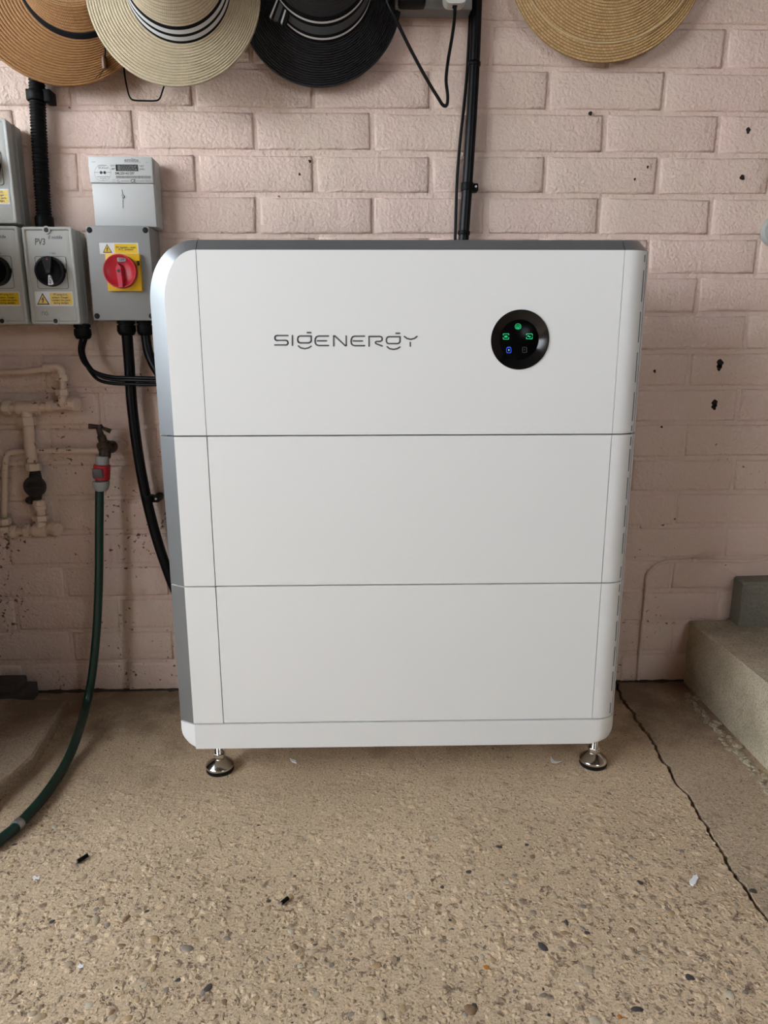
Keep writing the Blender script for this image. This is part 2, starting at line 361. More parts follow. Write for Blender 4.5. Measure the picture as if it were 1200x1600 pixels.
def make_aggregate(name, base, coarse=1.0):
    m = mat(name, base, .85); t = NT(m); pos = t.n('ShaderNodeNewGeometry').outputs['Position']
    sep = t.n('ShaderNodeSeparateXYZ'); t.l(pos, sep.inputs[0])
    wn = t.n('ShaderNodeTexNoise', Scale=5.0, Detail=3.0); t.l(pos, wn.inputs['Vector'])
    # worn smooth by the wall, aggregate exposed further out
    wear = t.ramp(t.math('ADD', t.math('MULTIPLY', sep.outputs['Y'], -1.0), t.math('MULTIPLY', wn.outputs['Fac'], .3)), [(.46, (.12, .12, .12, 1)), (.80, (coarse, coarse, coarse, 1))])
    dn = t.n('ShaderNodeTexNoise', Scale=90.0, Detail=2.0); t.l(pos, dn.inputs['Vector'])
    dv = t.n('ShaderNodeVectorMath', operation='SCALE'); dv.inputs['Scale'].default_value = .009; t.l(dn.outputs['Color'], dv.inputs[0])
    wp = t.n('ShaderNodeVectorMath', operation='ADD'); t.l(pos, wp.inputs[0]); t.l(dv.outputs[0], wp.inputs[1]); P = wp.outputs[0]
    n1 = t.n('ShaderNodeTexNoise', Scale=3.2, Detail=4.0); t.l(pos, n1.inputs['Vector'])
    c = t.ramp(n1.outputs['Fac'], [(.35, (base[0]*.88, base[1]*.86, base[2]*.82, 1)), (.65, (base[0]*1.08, base[1]*1.06, base[2]*1.04, 1))])
    n2 = t.n('ShaderNodeTexNoise', Scale=300.0, Detail=6.0, Roughness=.8); t.l(pos, n2.inputs['Vector'])
    c = t.mix(1.0, c, t.ramp(n2.outputs['Fac'], [(.36, (.34, .30, .26, 1)), (.47, (.95, .94, .92, 1)), (.56, (1.05, 1.05, 1.05, 1)), (.68, (1.5, 1.48, 1.44, 1))]), 'MULTIPLY')
    h = t.math('MULTIPLY', n2.outputs['Fac'], .55)
    for sc, amt, hh in ((66, .85, 1.0), (135, .85, .7)):
        v = t.n('ShaderNodeTexVoronoi', Scale=float(sc)); t.l(P, v.inputs['Vector'])
        sc3 = t.n('ShaderNodeSeparateColor'); t.l(v.outputs['Color'], sc3.inputs[0])
        dome = t.ramp(v.outputs['Distance'], [(.18, (1, 1, 1, 1)), (.50, (0, 0, 0, 1))])
        some = t.math('MULTIPLY', t.math('MULTIPLY', dome, t.ramp(sc3.outputs[0], [(.50, (0, 0, 0, 1)), (.56, (1, 1, 1, 1))])), wear)
        tint = t.ramp(sc3.outputs[1], [(.0, (base[0]*.28, base[1]*.27, base[2]*.28, 1)), (.16, (base[0]*.55, base[1]*.5, base[2]*.48, 1)), (.34, (base[0]*.9, base[1]*.86, base[2]*.8, 1)), (.62, (base[0]*1.1, base[1]*1.02, base[2]*.85, 1)), (.86, (base[0]*1.28, base[1]*1.28, base[2]*1.26, 1))])
        c = t.mix(t.math('MULTIPLY', some, amt), c, tint)
        h = t.math('ADD', h, t.math('MULTIPLY', some, hh))
    # pits
    n3 = t.n('ShaderNodeTexNoise', Scale=105.0, Detail=3.0, Roughness=.6); t.l(P, n3.inputs['Vector'])
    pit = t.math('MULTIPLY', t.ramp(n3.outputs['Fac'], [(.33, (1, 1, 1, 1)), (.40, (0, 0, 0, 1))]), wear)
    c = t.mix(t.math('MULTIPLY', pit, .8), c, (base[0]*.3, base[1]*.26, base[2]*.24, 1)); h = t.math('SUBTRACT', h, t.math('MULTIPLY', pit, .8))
    # brown patches, part dirt, part painted shade, thickest in the corner along the wall
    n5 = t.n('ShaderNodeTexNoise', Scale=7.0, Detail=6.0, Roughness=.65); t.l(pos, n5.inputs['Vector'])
    soil_shade = t.ramp(t.math('ADD', n5.outputs['Fac'], t.math('MULTIPLY', sep.outputs['Y'], 1.1)), [(.20, (0, 0, 0, 1)), (.46, (1, 1, 1, 1))])
    c = t.mix(t.math('MULTIPLY', soil_shade, .7), c, (.14, .085, .05, 1))
    t.l(c, t.b.inputs['Base Color'])
    bp = t.n('ShaderNodeBump', Strength=1.0, Distance=.0034); t.l(h, bp.inputs['Height']); t.l(bp.outputs['Normal'], t.b.inputs['Normal'])
    return m
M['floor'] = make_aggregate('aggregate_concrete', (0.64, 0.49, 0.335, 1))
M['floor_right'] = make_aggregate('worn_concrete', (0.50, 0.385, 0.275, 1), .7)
M['step'] = make_concrete('step_concrete', (0.50, 0.44, 0.335, 1), (0.16, 0.14, 0.11, 1), (0.45, 0.42, 0.36, 1), grain=1.9, stones=False, lo=.5, hi=1.35, mott=.26)
M['block'] = make_concrete('grey_block', (0.20, 0.19, 0.155, 1), (0.12, 0.12, 0.11, 1), (0.3, 0.3, 0.28, 1), grain=1.6, stones=False, lo=.7, hi=1.2)
M['rubble'] = make_concrete('rubble_mortar', (0.40, 0.34, 0.25, 1), (0.16, 0.14, 0.11, 1), (0.5, 0.46, 0.38, 1))
M['crack'] = mat('crack_dirt', (0.045, 0.033, 0.024, 1), .95)
def peb(name, c): return mat(name, c, .55, var=((c[0]*.7, c[1]*.68, c[2]*.65, 1), 120, .2))
PEB = [peb('pebble_tan', (0.42, 0.29, 0.15, 1)), peb('pebble_grey', (0.27, 0.225, 0.18, 1)), peb('pebble_dark', (0.06, 0.05, 0.045, 1)),
       peb('pebble_cream', (0.55, 0.47, 0.35, 1)), peb('pebble_brown', (0.24, 0.145, 0.08, 1)), peb('pebble_stone', (0.44, 0.345, 0.235, 1))]
M['amber'] = mat('amber_stone', (0.45, 0.17, 0.02, 1), .3)

# ------------------------------------------------------------------ the setting: shell of the garage
XL, XR, YF, ZC = -1.9, 2.4, -2.9, 2.4
PIER = -.25            # the garage is open to the left from this pier to the front wall
FRONT_X = -1.88         # front wall starts here
wall = MB().box((XL, 0.0034, -.05), (XR, .22, ZC)).build('wall_back', M['mortar_plain'], smooth=False); struct(wall)
struct(MB().box((XL-.2, PIER, -.05), (XL, .22, ZC)).build('wall_left', M['paint'], smooth=False))
struct(MB().box((XL-.2, YF-.2, 2.2), (XL, PIER, ZC)).build('trim_1', M['bare_brick'], smooth=False))
struct(MB().box((XR, YF, -.05), (XR+.2, .22, ZC)).build('wall_right', M['bare_brick'], smooth=False))
fw = MB().box((FRONT_X, YF-.2, -.05), (1.0, YF, ZC)); fw.box((1.0, YF-.2, -.05), (1.8, YF, 1.2)); fw.box((1.0, YF-.2, 1.9), (1.8, YF, ZC)); fw.box((1.8, YF-.2, -.05), (XR+.2, YF, ZC))
struct(fw.build('wall_front', M['bare_brick'], smooth=False))
struct(MB().box((XL-.2, YF-.2, 2.2), (FRONT_X, YF, ZC)).build('trim_2', M['bare_brick'], smooth=False))
struct(MB().box((XL-.2, YF-.2, ZC), (XR+.2, .22, ZC+.15)).build('ceiling', M['ceiling'], smooth=False))
dv = MB().box((-16, -16, -.16), (XL-.001, 14, -.01)); dv.box((XL, -16, -.16), (14, YF-.201, -.01))
struct(dv.build('driveway', M['drive'], smooth=False))

gw = thing('blocker_wall', 'added low brick wall, unseen, blocking low light from the open side', 'wall', (-2.4, -1.7, 0))  # unseen wall added to cut low light coming through the open side
MB().box((-2.5, -4.2, -.02), (-2.28, -.3, .70)).build('blocker_brickwork', M['bare_brick'], gw)
MB().box((-2.53, -4.22, .70), (-2.25, -.28, .75), bev=.01).build('blocker_coping', M['drive'], gw)

# bricks, each one laid separately (stretcher bond, 225 x 75 mm pitch)
Z0, X0 = 1.346, -.6459
def brick_mesh(seed, L=.2175, H=.0672, D=.05):
    rnd = random.Random(seed); bm = bmesh.new(); bmesh.ops.create_cube(bm, size=1)
    for v in bm.verts:
        v.co = Vector((v.co.x*L + rnd.uniform(-.0016, .0016), v.co.y*D, v.co.z*H + rnd.uniform(-.0012, .0012)))
    ed = [e for e in bm.edges if all(v.co.y < 0 for v in e.verts)]
    bmesh.ops.subdivide_edges(bm, edges=[e for e in bm.edges if abs(e.verts[0].co.x-e.verts[1].co.x) > .1], cuts=4, use_grid_fill=True)
    ed = [e for e in bm.edges if all(v.co.y < -.02 for v in e.verts) and len(e.link_faces) == 2 and abs(e.link_faces[0].normal.dot(e.link_faces[1].normal)) < .5]
    bmesh.ops.bevel(bm, geom=ed, offset=.0055, segments=2, profile=.55, affect='EDGES')
    for v in bm.verts:
        if v.co.y < -.015: v.co += Vector((rnd.uniform(-.0006, .0006), rnd.uniform(-.0004, .0004), rnd.uniform(-.0009, .0009)))
    me = bpy.data.meshes.new('brick'); bm.to_mesh(me); bm.free(); me.materials.append(M['paint']); me.shade_smooth(); return me
BRK = [brick_mesh(i) for i in range(9)]
far = MB(); rowjit = {5: -.06, 6: -.1, 7: -.11, 8: -.12, 9: -.12, 10: -.1, 11: -.06, 12: -.12, 13: -.1, 14: -.1, 15: -.1, 16: 0}
for k in range(-13, 18):
    zt = Z0-.075*k; zc = zt-.0375
    x = X0 + (0 if k % 2 == 0 else .1125) - .225*10
    i = 0
    while x < XR:
        cx = x+.1125; drift = rowjit.get(k, 0)*.1125 if cx > .3 else (rowjit.get(k, 0)*.05 if cx > .05 else 0)
        rr = random.Random(k*100+i)
        if XL+.12 < cx < XR-.12 and zc < ZC-.04:
            if -1.12 < cx < 1.2 and k >= -2 and k < 18:
                b = bpy.data.objects.new('brick', rr.choice(BRK)); COL.objects.link(b); b.parent = wall
                b.location = (cx+drift+rr.uniform(-.0015, .0015), .025-rr.uniform(0, .0012), zc+rr.uniform(-.0008, .0008))
                b.rotation_euler = (rr.uniform(-.006, .006), rr.uniform(-.004, .004), rr.uniform(-.004, .004))
            else:
                far.box((cx-.108, -.0002, zc-.0327), (cx+.108, .02, zc+.0327), bev=.004, seg=1)
        x += .225; i += 1
fo = far.build('bricks_beyond', M['paint'], wall); fo['kind'] = 'stuff'
for px, py, r in ((1169, 204, .0042), (1160, 277, .0045), (1125, 568, .0065), (1117, 630, .006), (923, 177, .003), (1023, 580, .0026), (1034, 667, .002), (992, 280, .0018), (1012, 261, .0018), (468, 272, .002), (484, 252, .0025)):
    p = W(px, py, -.001)
    prof = [(r*(1+.25*math.sin(3*a*PI/8+px))*math.cos(a*PI/8), r*1.25*(1+.2*math.cos(2*a*PI/8+py))*math.sin(a*PI/8)) for a in range(16)]
    MB().prism([(p.x+q[0], p.z+q[1]) for q in prof], 'y', -.0016, .012).build('drill_hole', M['hole'], wall)
    if r > .005:
        MB().prism([(p.x-.001+q[0]*.8, p.z-.008+q[1]*.8) for q in prof], 'y', -.0016, .012).build('drill_hole', M['hole'], wall)

# floor: two slabs with a ragged crack between them
CRK = [G(*p) for p in ((962, 1066), (970, 1088), (994, 1122), (1018, 1156), (1036, 1190), (1046, 1205), (1057, 1224), (1077, 1246), (1095, 1275), (1116, 1310), (1133, 1338), (1161, 1384), (1200, 1436))]
cy_ = np.array([p.y for p in CRK][::-1]); cx_ = np.array([p.x for p in CRK][::-1])
def crack_x(y): 
    return float(np.interp(y, cy_, cx_)) + .0055*noise.noise((y*34, 1.7, 0)) + .0035*noise.noise((y*105, 5, 0))
floor = struct(MB().box((XL, YF-.02, -.15), (XR, .1, -.022)).build('floor', M['crack'], smooth=False))
def hgt(x, y):
    rough = .35 + .65*max(0, min(1, (-.35-y)/.3))
    v = noise.noise((x*9, y*9, 3))*.0016 + rough*(noise.noise((x*70, y*70, 1))*.0011 + noise.noise((x*160, y*160, 2))*.0008)
    return v - .0022*max(0, noise.noise((x*45, y*45, 9))-.35)*2
def slab(name, xs_of_y, ys, mt):
    mb = MB(); n = None; vs = []
    for y in ys:
        row = xs_of_y(y); n = len(row)
        for i, x in enumerate(row):
            z = hgt(x, y) if (-1.0 < x < 1.0 and y > -1.15) else 0.0
            vs.append((x, y, z))
    fs = [(j*n+i, j*n+i+1, (j+1)*n+i+1, (j+1)*n+i) for j in range(len(ys)-1) for i in range(n-1)]
    m0 = len(vs)
    # skirt along the crack side and the rest of the border
    border = [i for i in range(n)] + [j*n+n-1 for j in range(1, len(ys))] + [(len(ys)-1)*n+i for i in range(n-2, -1, -1)] + [j*n for j in range(len(ys)-2, 0, -1)]
    vs += [(vs[b][0], vs[b][1], -.03) for b in border]; m = len(border)
    fs += [(border[i], m0+i, m0+(i+1) % m, border[(i+1) % m]) for i in range(m)]
    mb.add(vs, fs); return mb.build(name, mt, floor, angle=60)
ys = [YF-.02, -1.7, -1.4, -1.2] + [(-1.15+i*.0045) for i in range(int(1.15/.0045)+1)] + [.03]
def xs_main(y):
    c = crack_x(y) - .0036 - .0025*noise.noise((y*140, 3, 7)); fine = [-.92 + (c+.92)*i/330 for i in range(331)]
    if not (-1.16 < y): pass
    return [XL, -1.6, -1.1] + fine
def xs_right(y):
    c = crack_x(y) + .0028 + .0035*abs(noise.noise((y*60, 8, 2))) + .0018*noise.noise((y*170, 2, 2)); return [c + (.30)*i/70 for i in range(71)] + [1.1, 1.6, XR]
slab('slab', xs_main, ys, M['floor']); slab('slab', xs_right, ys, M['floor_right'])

# pebbles set in the surface
def pebble_mesh(seed):
    rnd = random.Random(seed); n = 9; vs = []; ph = rnd.uniform(0, 6)
    e = rnd.uniform(.55, .95)
    for r, z in ((1.0, -.25), (.92, .16), (.55, .42)):
        for j in range(n):
            a = 2*PI*j/n; k = 1+.13*math.sin(2*a+ph)+.08*math.sin(3*a+ph*2)
            vs.append((r*k*math.cos(a), r*k*e*math.sin(a), z))
    vs.append((0, 0, .5)); fs = []
    for i in range(2):
        for j in range(n): fs.append((i*n+j, i*n+(j+1) % n, (i+1)*n+(j+1) % n, (i+1)*n+j))
    fs += [(2*n+j, 2*n+(j+1) % n, 3*n) for j in range(n)]
    return vs, fs
PBM = []
for s_ in range(6):
    vs, fs = pebble_mesh(s_)
    row = []
    for m_ in PEB+[M['amber']]:
        me = bpy.data.meshes.new('pebble'); me.from_pydata(vs, [], fs); me.materials.append(m_); me.shade_smooth(); row.append(me)
    PBM.append(row)
rp = random.Random(11)
def put_pebble(x, y, size, kind, ang=None, flat=.45):
    b = bpy.data.objects.new('pebble', rp.choice(PBM)[kind]); COL.objects.link(b); b.parent = floor
    b.location = (x, y, hgt(x, y)-.0002); b.rotation_euler = (0, 0, rp.uniform(0, 6.3) if ang is None else ang)
    b.scale = (size, size, size*flat)
for px, py, s_, kind in ((242, 1468, .010, 0), (292, 1482, .011, 1), (197, 1436, .009, 4), (190, 1478, .007, 4), (150, 1438, .013, 5), (107, 1507, .008, 5), (548, 1432, .010, 5), (588, 1508, .009, 0), (578, 1545, .008, 0),
        (325, 1544, .008, 2), (258, 1562, .006, 0), (545, 1497, .006, 1), (490, 1487, .009, 5), (735, 1578, .011, 4), (740, 1572, .006, 2), (848, 1480, .010, 2), (910, 1450, .006, 1), (885, 1442, .007, 2), (823, 1320, .005, 2),
        (760, 1511, .0052, 6), (968, 1588, .005, 6), (995, 1577, .009, 2), (1078, 1528, .008, 2), (930, 1595, .010, 3), (868, 1400, .008, 5), (140, 1570, .009, 3), (60, 1590, .010, 5), (415, 1500, .006, 3), (455, 1455, .006, 3), (528, 1472, .005, 3),
        (1005, 1497, .006, 3), (920, 1515, .009, 5), (1140, 1555, .009, 3), (935, 1420, .007, 5), (733, 1362, .006, 2), (1177, 1392, .007, 2)):
    p = G(px, py); put_pebble(p.x, p.y, s_*.8, kind)
cnt = 36
while cnt < 285:
    x, y = rp.uniform(-.55, .62), -.84+abs(rp.gauss(0, .22))
    if y > -.4 or abs(x-crack_x(y)) < .015: continue
    put_pebble(x, y, rp.uniform(.0028, .0058), rp.choice((0, 1, 3, 4, 5, 5, 5, 5, 1, 0, 2))); cnt += 1
# the countless smaller grit
grit = MB(); gm = []
for k in range(6500):
    x = rp.uniform(-.75, .75); y = -1.0+rp.random()**1.5*.95
    if abs(x-crack_x(y)) < .006 or x > .70: continue
    vs, fs = pebble_mesh(rp.randrange(6)); sz = rp.uniform(.0009, .0028); a = rp.uniform(0, 6.3); ca, sa = math.cos(a), math.sin(a); z = hgt(x, y)-.0002
    # coarse version: one ring and a tip
    n = 5; vv = [(x+sz*(math.cos(a+2*PI*j/n)*1.15), y+sz*math.sin(a+2*PI*j/n)*.85, z-.0004) for j in range(n)] + [(x+sz*.2*ca, y+sz*.2*sa, z+sz*.5)]
    kind = rp.choice((0, 1, 2, 4, 4, 5, 5, 5, 1, 0, 3))
    grit.add(vv, [(j, (j+1) % n, n) for j in range(n)], kind)
go = grit.build('grit', PEB, floor, angle=80); go['kind'] = 'stuff'

# ------------------------------------------------------------------ steps, plinth, low things on the floor
def rough_block(name, poly, z0, z1, mt, jit=.003, n=10, sub=14, seed=1):
    # a concrete lump: plan polygon extruded with worn edges
    rnd = random.Random(seed); bm = bmesh.new()
    lo = [bm.verts.new((x, y, z0)) for x, y in poly]; hi = [bm.verts.new((x, y, z1)) for x, y in poly]
    bm.faces.new(lo[::-1]); bm.faces.new(hi); k = len(poly)
    for i in range(k): bm.faces.new((lo[i], lo[(i+1) % k], hi[(i+1) % k], hi[i]))
    bmesh.ops.bevel(bm, geom=[e for e in bm.edges if not all(v in lo for v in e.verts)], offset=.004, segments=1, profile=.5, affect='EDGES')
    bmesh.ops.triangulate(bm, faces=bm.faces)
    for _ in range(3):
        long = [e for e in bm.edges if e.calc_length() > .022]
        if not long: break
        bmesh.ops.subdivide_edges(bm, edges=long, cuts=1); bmesh.ops.triangulate(bm, faces=[f for f in bm.faces if len(f.verts) > 3])
    for v in bm.verts:
        if v.co.z > z0+.001:
            p = v.co*28 + Vector((seed*3.1, 0, 0)); d = noise.noise_vector(p)*jit + noise.noise_vector(v.co*90)*jit*.45
            v.co += Vector((d.x, d.y if v.co.y < -.004 else 0, d.z))
    mb = MB().bm(bm); return mb.build(name, mt, None, angle=32)
st = rough_block('concrete_step', [(.742, -.002), (.735, -.75), (1.9, -.75), (1.9, -.002)], .0, .153, M['step'], .0035, seed=2)
tag(st, 'low pale concrete step at right of the white battery cabinet', 'step')
bk = rough_block('concrete_block', [(.833, -.002), (.830, -.052), (1.4, -.055), (1.4, -.002)], .154, .256, M['block'], .0015, seed=3)
tag(bk, 'dark grey concrete block standing on the step against the wall', 'block')
# lumps of mortar along the foot of the step
rr_ = random.Random(5)
for i in range(70):
    y = -.07-i*.0075; x = .736-rr_.uniform(.0, .022)-.012*max(0, min(1, (-y-.1)/.2)); s_ = rr_.uniform(.004, .011)
    vs, fs = pebble_mesh(i % 6); q = MB(); a = rr_.uniform(0, 6)
    q.add([(x+s_*(v[0]*math.cos(a)-v[1]*math.sin(a)), y+s_*(v[0]*math.sin(a)+v[1]*math.cos(a)), s_*(.7+.5*rr_.random())*v[2]+.001) for v in vs], fs)
    q.build('mortar_lump', M['rubble'], floor, angle=25)
# dirt-dark mortar fillet at the foot of the wall
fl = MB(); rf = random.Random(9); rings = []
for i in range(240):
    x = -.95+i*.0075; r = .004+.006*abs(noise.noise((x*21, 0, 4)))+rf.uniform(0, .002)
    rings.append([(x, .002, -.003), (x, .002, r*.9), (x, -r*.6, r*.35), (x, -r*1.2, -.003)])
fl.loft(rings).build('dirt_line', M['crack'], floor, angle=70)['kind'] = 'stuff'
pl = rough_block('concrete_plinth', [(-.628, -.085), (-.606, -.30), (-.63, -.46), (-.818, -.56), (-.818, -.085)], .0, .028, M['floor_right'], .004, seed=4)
tag(pl, 'low concrete ledge in the dark bottom left corner, behind the green hose', 'ledge')
db = thing('offcut_block', 'dark block lying in the shaded corner at far left', 'block', (-.80, -.10, 0))
MB().box((-.816, -.012, .0), (-.722, -.078, .034), bev=.004).build('timber', M['wood_cabinet'], db)
MB().box((-.812, -.016, .034), (-.742, -.07, .052), bev=.004).build('timber', M['wood_cabinet'], db)

# cabinet-shaped blocker added outside the left edge to shade the lower left wall
CBX, CBY, CBZ = -.825, -.52, 1.06
wb = thing('blocker_cabinet', 'added cabinet-shaped light blocker, unseen, left of the isolators', 'cabinet', (-1.4, -.4, 0))
MB().box((-1.86, CBY-.02, CBZ-.03), (CBX+.01, -.01, CBZ), bev=.004).build('blocker_top', M['wood_cabinet'], wb)
MB().box((-1.84, -.03, .03), (CBX, -.012, CBZ-.031)).build('blocker_back', M['wood_cabinet'], wb)
for sx in (-1.84, CBX-.02): MB().box((sx, CBY, .0), (sx+.02, -.031, CBZ-.031)).build('blocker_side', M['wood_cabinet'], wb)
for i in range(2):
    dr = MB().box((-1.838+i*.484, CBY-.018, .05), (-1.338+i*.484, CBY-.001, CBZ-.035), bev=.003).build('blocker_door', M['wood_cabinet'], wb)
    MB().box((-1.43+i*.14, CBY-.035, .5), (-1.42+i*.14, CBY-.019, .62), bev=.002).build('handle', M['steel'], dr)

# ------------------------------------------------------------------ the white battery cabinet
unit = thing('battery_cabinet', 'large white stacked home battery cabinet on chrome levelling feet', 'battery', (.0657, -.3744, 0), -.0122)
UW, CD, XL1, XSL, XSR = .767, .0150, -.3576, -.3066, .3345
ZT, ZT2, ZJ1, ZJ2, ZJ3, ZB = .8967, .9128, .6198, .3712, .1219, .0746
RC, GP, BD = .040, .00042, .258
HL = -UW/2; HR = UW/2
def sup(x0, x1, z0, z1, n=18, e=2.25):
    # superellipse quarter from (x0,z0) rising to (x1,z1): vertical at the start, horizontal at the end
    out = []
    for i in range(n+1):
        a = PI/2*i/n; out.append((x1-(x1-x0)*abs(math.cos(a))**(2/e), z0+(z1-z0)*math.sin(a)**(2/e)))
    return out
def core(z0, z1): return MB().box((HL+.012, .012, z0), (HR-.014, BD-.004, z1))
def top_core(z0, z1):
    o = [(HL+.012, z0)] + sup(HL+.012, XSL, ZT2-.095, z1, e=2.1) + [(HR-.035, z1), (HR-.035, z0)]
    return MB().prism(o, 'y', .014, BD-.006)
def right_outline(inset=0.0):
    r = max(RC-inset, .004)
    return [(XSR+GP, inset)] + [(HR-RC+r*math.sin(a*PI/2/10), RC-r*math.cos(a*PI/2/10)) for a in range(11)] + [(HR-inset, BD-inset)]
def right_cover(z0, z1, parent, chamfer=None):
    mb = MB(); o = right_outline()
    inner = [(HR-.016, BD-.002), (HR-.016, .03), (XSR+GP, .02)]
    rings = [[(x, y, z0+.0011) for x, y in o+inner], [(x, y, z1-.0011 if not chamfer else z1) for x, y in o+inner]]
    mb.loft(rings, cap1=chamfer is None)
    if chamfer:
        o2 = right_outline(CD)
        mb.loft([[(x, y, z1) for x, y in o], [(x, y, chamfer) for x, y in o2]], closed=False, cap0=False, cap1=False, mi=1)
        mb.add([(x, y, chamfer) for x, y in o2+[(XSR+GP, BD-CD)]], [tuple(range(len(o2)+1))], 1)
    ob = mb.build('right_cover', [M['white'], M['silver']], parent, local=True)
    return ob
def left_cover(z0, z1, parent):
    pts = [(HL, BD), (HL, CD), (XL1, 0), (XSL-GP, 0), (XSL-GP, .02), (HL+.02, .03), (HL+.02, BD)]
    mb = MB(); n = len(pts); a, b = z0+.0011, z1-.0011
    vs = [(x, y, a) for x, y in pts]+[(x, y, b) for x, y in pts]
    fs = []; mi = []
    for i in range(n):
        k = (i+1) % n; mb.add([vs[i], vs[k], vs[n+k], vs[n+i]], [(0, 1, 2, 3)], 1 if i in (0, 1) else 0)
    mb.add(vs, [tuple(range(n)), tuple(range(n, 2*n))], 0)
    return mb.build('left_cover', [M['white'], M['silver']], parent, local=True, angle=20)
def slots(z0, z1, parent, rows):
    # vertical vent slots round the right-hand corner
    for col, ang in enumerate((38.5,)):
        a = math.radians(ang); cx = HR-RC+RC*math.sin(a); cyy = RC-RC*math.cos(a)
        nx, ny = math.sin(a), -math.cos(a); tx, ty = math.cos(a), math.sin(a)
        for za, zb in rows:
            w_, d_ = .0011, .0004
            poly = [(cx+tx*w_*s1+nx*d_*s2, cyy+ty*w_*s1+ny*d_*s2) for s1, s2 in ((-1, -4), (1, -4), (1, 1), (-1, 1))]
            MB().prism(poly, 'z', za, zb).build('vent_slot', M['slot'], parent, local=True, smooth=False)
def edge_seam(z0, z1, parent):
    a = math.radians(49); cx = HR-RC+RC*math.sin(a); cyy = RC-RC*math.cos(a); nx, ny, tx, ty = math.sin(a), -math.cos(a), math.cos(a), math.sin(a)
    MB().prism([(cx+tx*.0004*s1+nx*.0003*s2, cyy+ty*.0004*s1+ny*.0003*s2) for s1, s2 in ((-1, -4), (1, -4), (1, 1), (-1, 1))], 'z', z0+.0012, z1-.0012).build('edge_seam', M['slot'], parent, local=True, smooth=False)
# upper module (inverter)
top = top_core(ZJ1+.0016, ZT2-.002).build('inverter_module', M['core'], unit, local=True)
# its front panel with a round opening for the dial
DX, DZ, DR = .1815, .766, .0432
fp = MB(); x0, x1, z0, z1 = XSL+GP, XSR-GP, ZJ1+.0011, ZT
angs = sorted(set([2*PI*i/64 for i in range(64)] + [math.atan2(z-DZ, x-DX) % (2*PI) for x in (x0, x1) for z in (z0, z1)]))
inn, out = [], []
for a in angs:
    ca, sa = math.cos(a), math.sin(a); inn.append((DX+DR*ca, 0, DZ+DR*sa))
    t = min([(x1-DX)/ca if ca > 1e-9 else 1e9, (x0-DX)/ca if ca < -1e-9 else 1e9, (z1-DZ)/sa if sa > 1e-9 else 1e9, (z0-DZ)/sa if sa < -1e-9 else 1e9])
    out.append((DX+t*ca, 0, DZ+t*sa))
fp.loft([[(x, .02, z) for x, y, z in out], out, inn, [(x, .012, z) for x, y, z in inn]], cap0=False, cap1=False)
fp.add([(x0, 0, ZT), (x1, 0, ZT), (x1, CD, ZT2), (x0, CD, ZT2)], [(0, 1, 2, 3)], 1)
fp.add([(x0, CD, ZT2), (x1, CD, ZT2), (x1, BD, ZT2), (x0, BD, ZT2)], [(0, 1, 2, 3)], 1)
fp.build('front_panel', [M['white'], M['silver']], top, local=True, angle=20)
# left cover with the big rounded shoulder
inn = [(XL1, ZJ1+.0011)] + sup(XL1, XSL-GP, ZT-.078, ZT, e=2.1)
out = [(HL, ZJ1+.0011)] + sup(HL, XSL-GP, ZT2-.092, ZT2, e=2.15)
lc = MB(); n = len(inn)
ring_i = [(x, 0, z) for x, z in inn]; ring_o = [(x, CD, z) for x, z in out]; ring_b = [(x, BD, z) for x, z in out]
lc.loft([ring_i, ring_o, ring_b], closed=False, cap0=False, cap1=False, mi=1)
lc.add(ring_i+[(XSL-GP, 0, ZJ1+.0011)], [tuple(range(n+1))], 0)
lc.add(ring_b+[(XSL-GP, BD, ZJ1+.0011)], [tuple(range(n+1))], 0)
lc.build('left_cover', [M['white'], M['silver']], top, local=True, angle=20)
right_cover(ZJ1, ZT, top, ZT2)
H = ZT-ZJ1
slots(ZJ1, ZT, top, [(ZT-.016, ZT-.006)] + [(ZT-.028-.061*i-.046, ZT-.028-.061*i) for i in range(4)] + [(ZJ1+.004, ZJ1+.013)])
edge_seam(ZJ1, ZT, top)
# two battery modules
for za, zb in ((ZJ2, ZJ1), (ZJ3, ZJ2)):
    bm_ = core(za+.0016, zb+.001).build('battery_module', M['core'], unit, local=True)
    MB().box((XSL+GP+.0006, 0, za+.0011), (XSR-GP, .02, zb-.0011), bev=.0006, seg=1).build('front_panel', M['white'], bm_, local=True)
    left_cover(za, zb, bm_); right_cover(za, zb, bm_); edge_seam(za, zb, bm_)
    slots(za, zb, bm_, [(zb-.019, zb-.005)] + [(zb-.025-.0465*i-.036, zb-.025-.0465*i) for i in range(4)] + [(za+.006, za+.026)])
# base rail
rings = []
for i in range(13):
    t = i/12; z = ZJ3-.0013-(ZJ3-.0013-ZB)*t
    tl = max(0, (t-.15)/.85); lx = HL+(XL1+.006-HL)*(1-math.sqrt(max(0, 1-tl**3.2)))
    tr = max(0, (t-.55)/.45); rx = HR-.014*(1-math.sqrt(max(0, 1-tr**2)))
    yi = .012*(1-math.sqrt(max(0, 1-tr**2)))*0
    fy = CD*min(1, (XL1+.0065-lx)/(XL1-HL))
    rings.append([(lx, BD, z), (lx, fy, z), (XL1+.0012, -.0008, z), (rx-RC, -.0008, z)] + [(rx-RC+RC*math.sin(a*PI/2/10), RC-.0008-RC*math.cos(a*PI/2/10), z) for a in range(1, 11)] + [(rx, BD, z)])
MB().loft(rings).build('base_rail', M['white'], unit, local=True, angle=28)
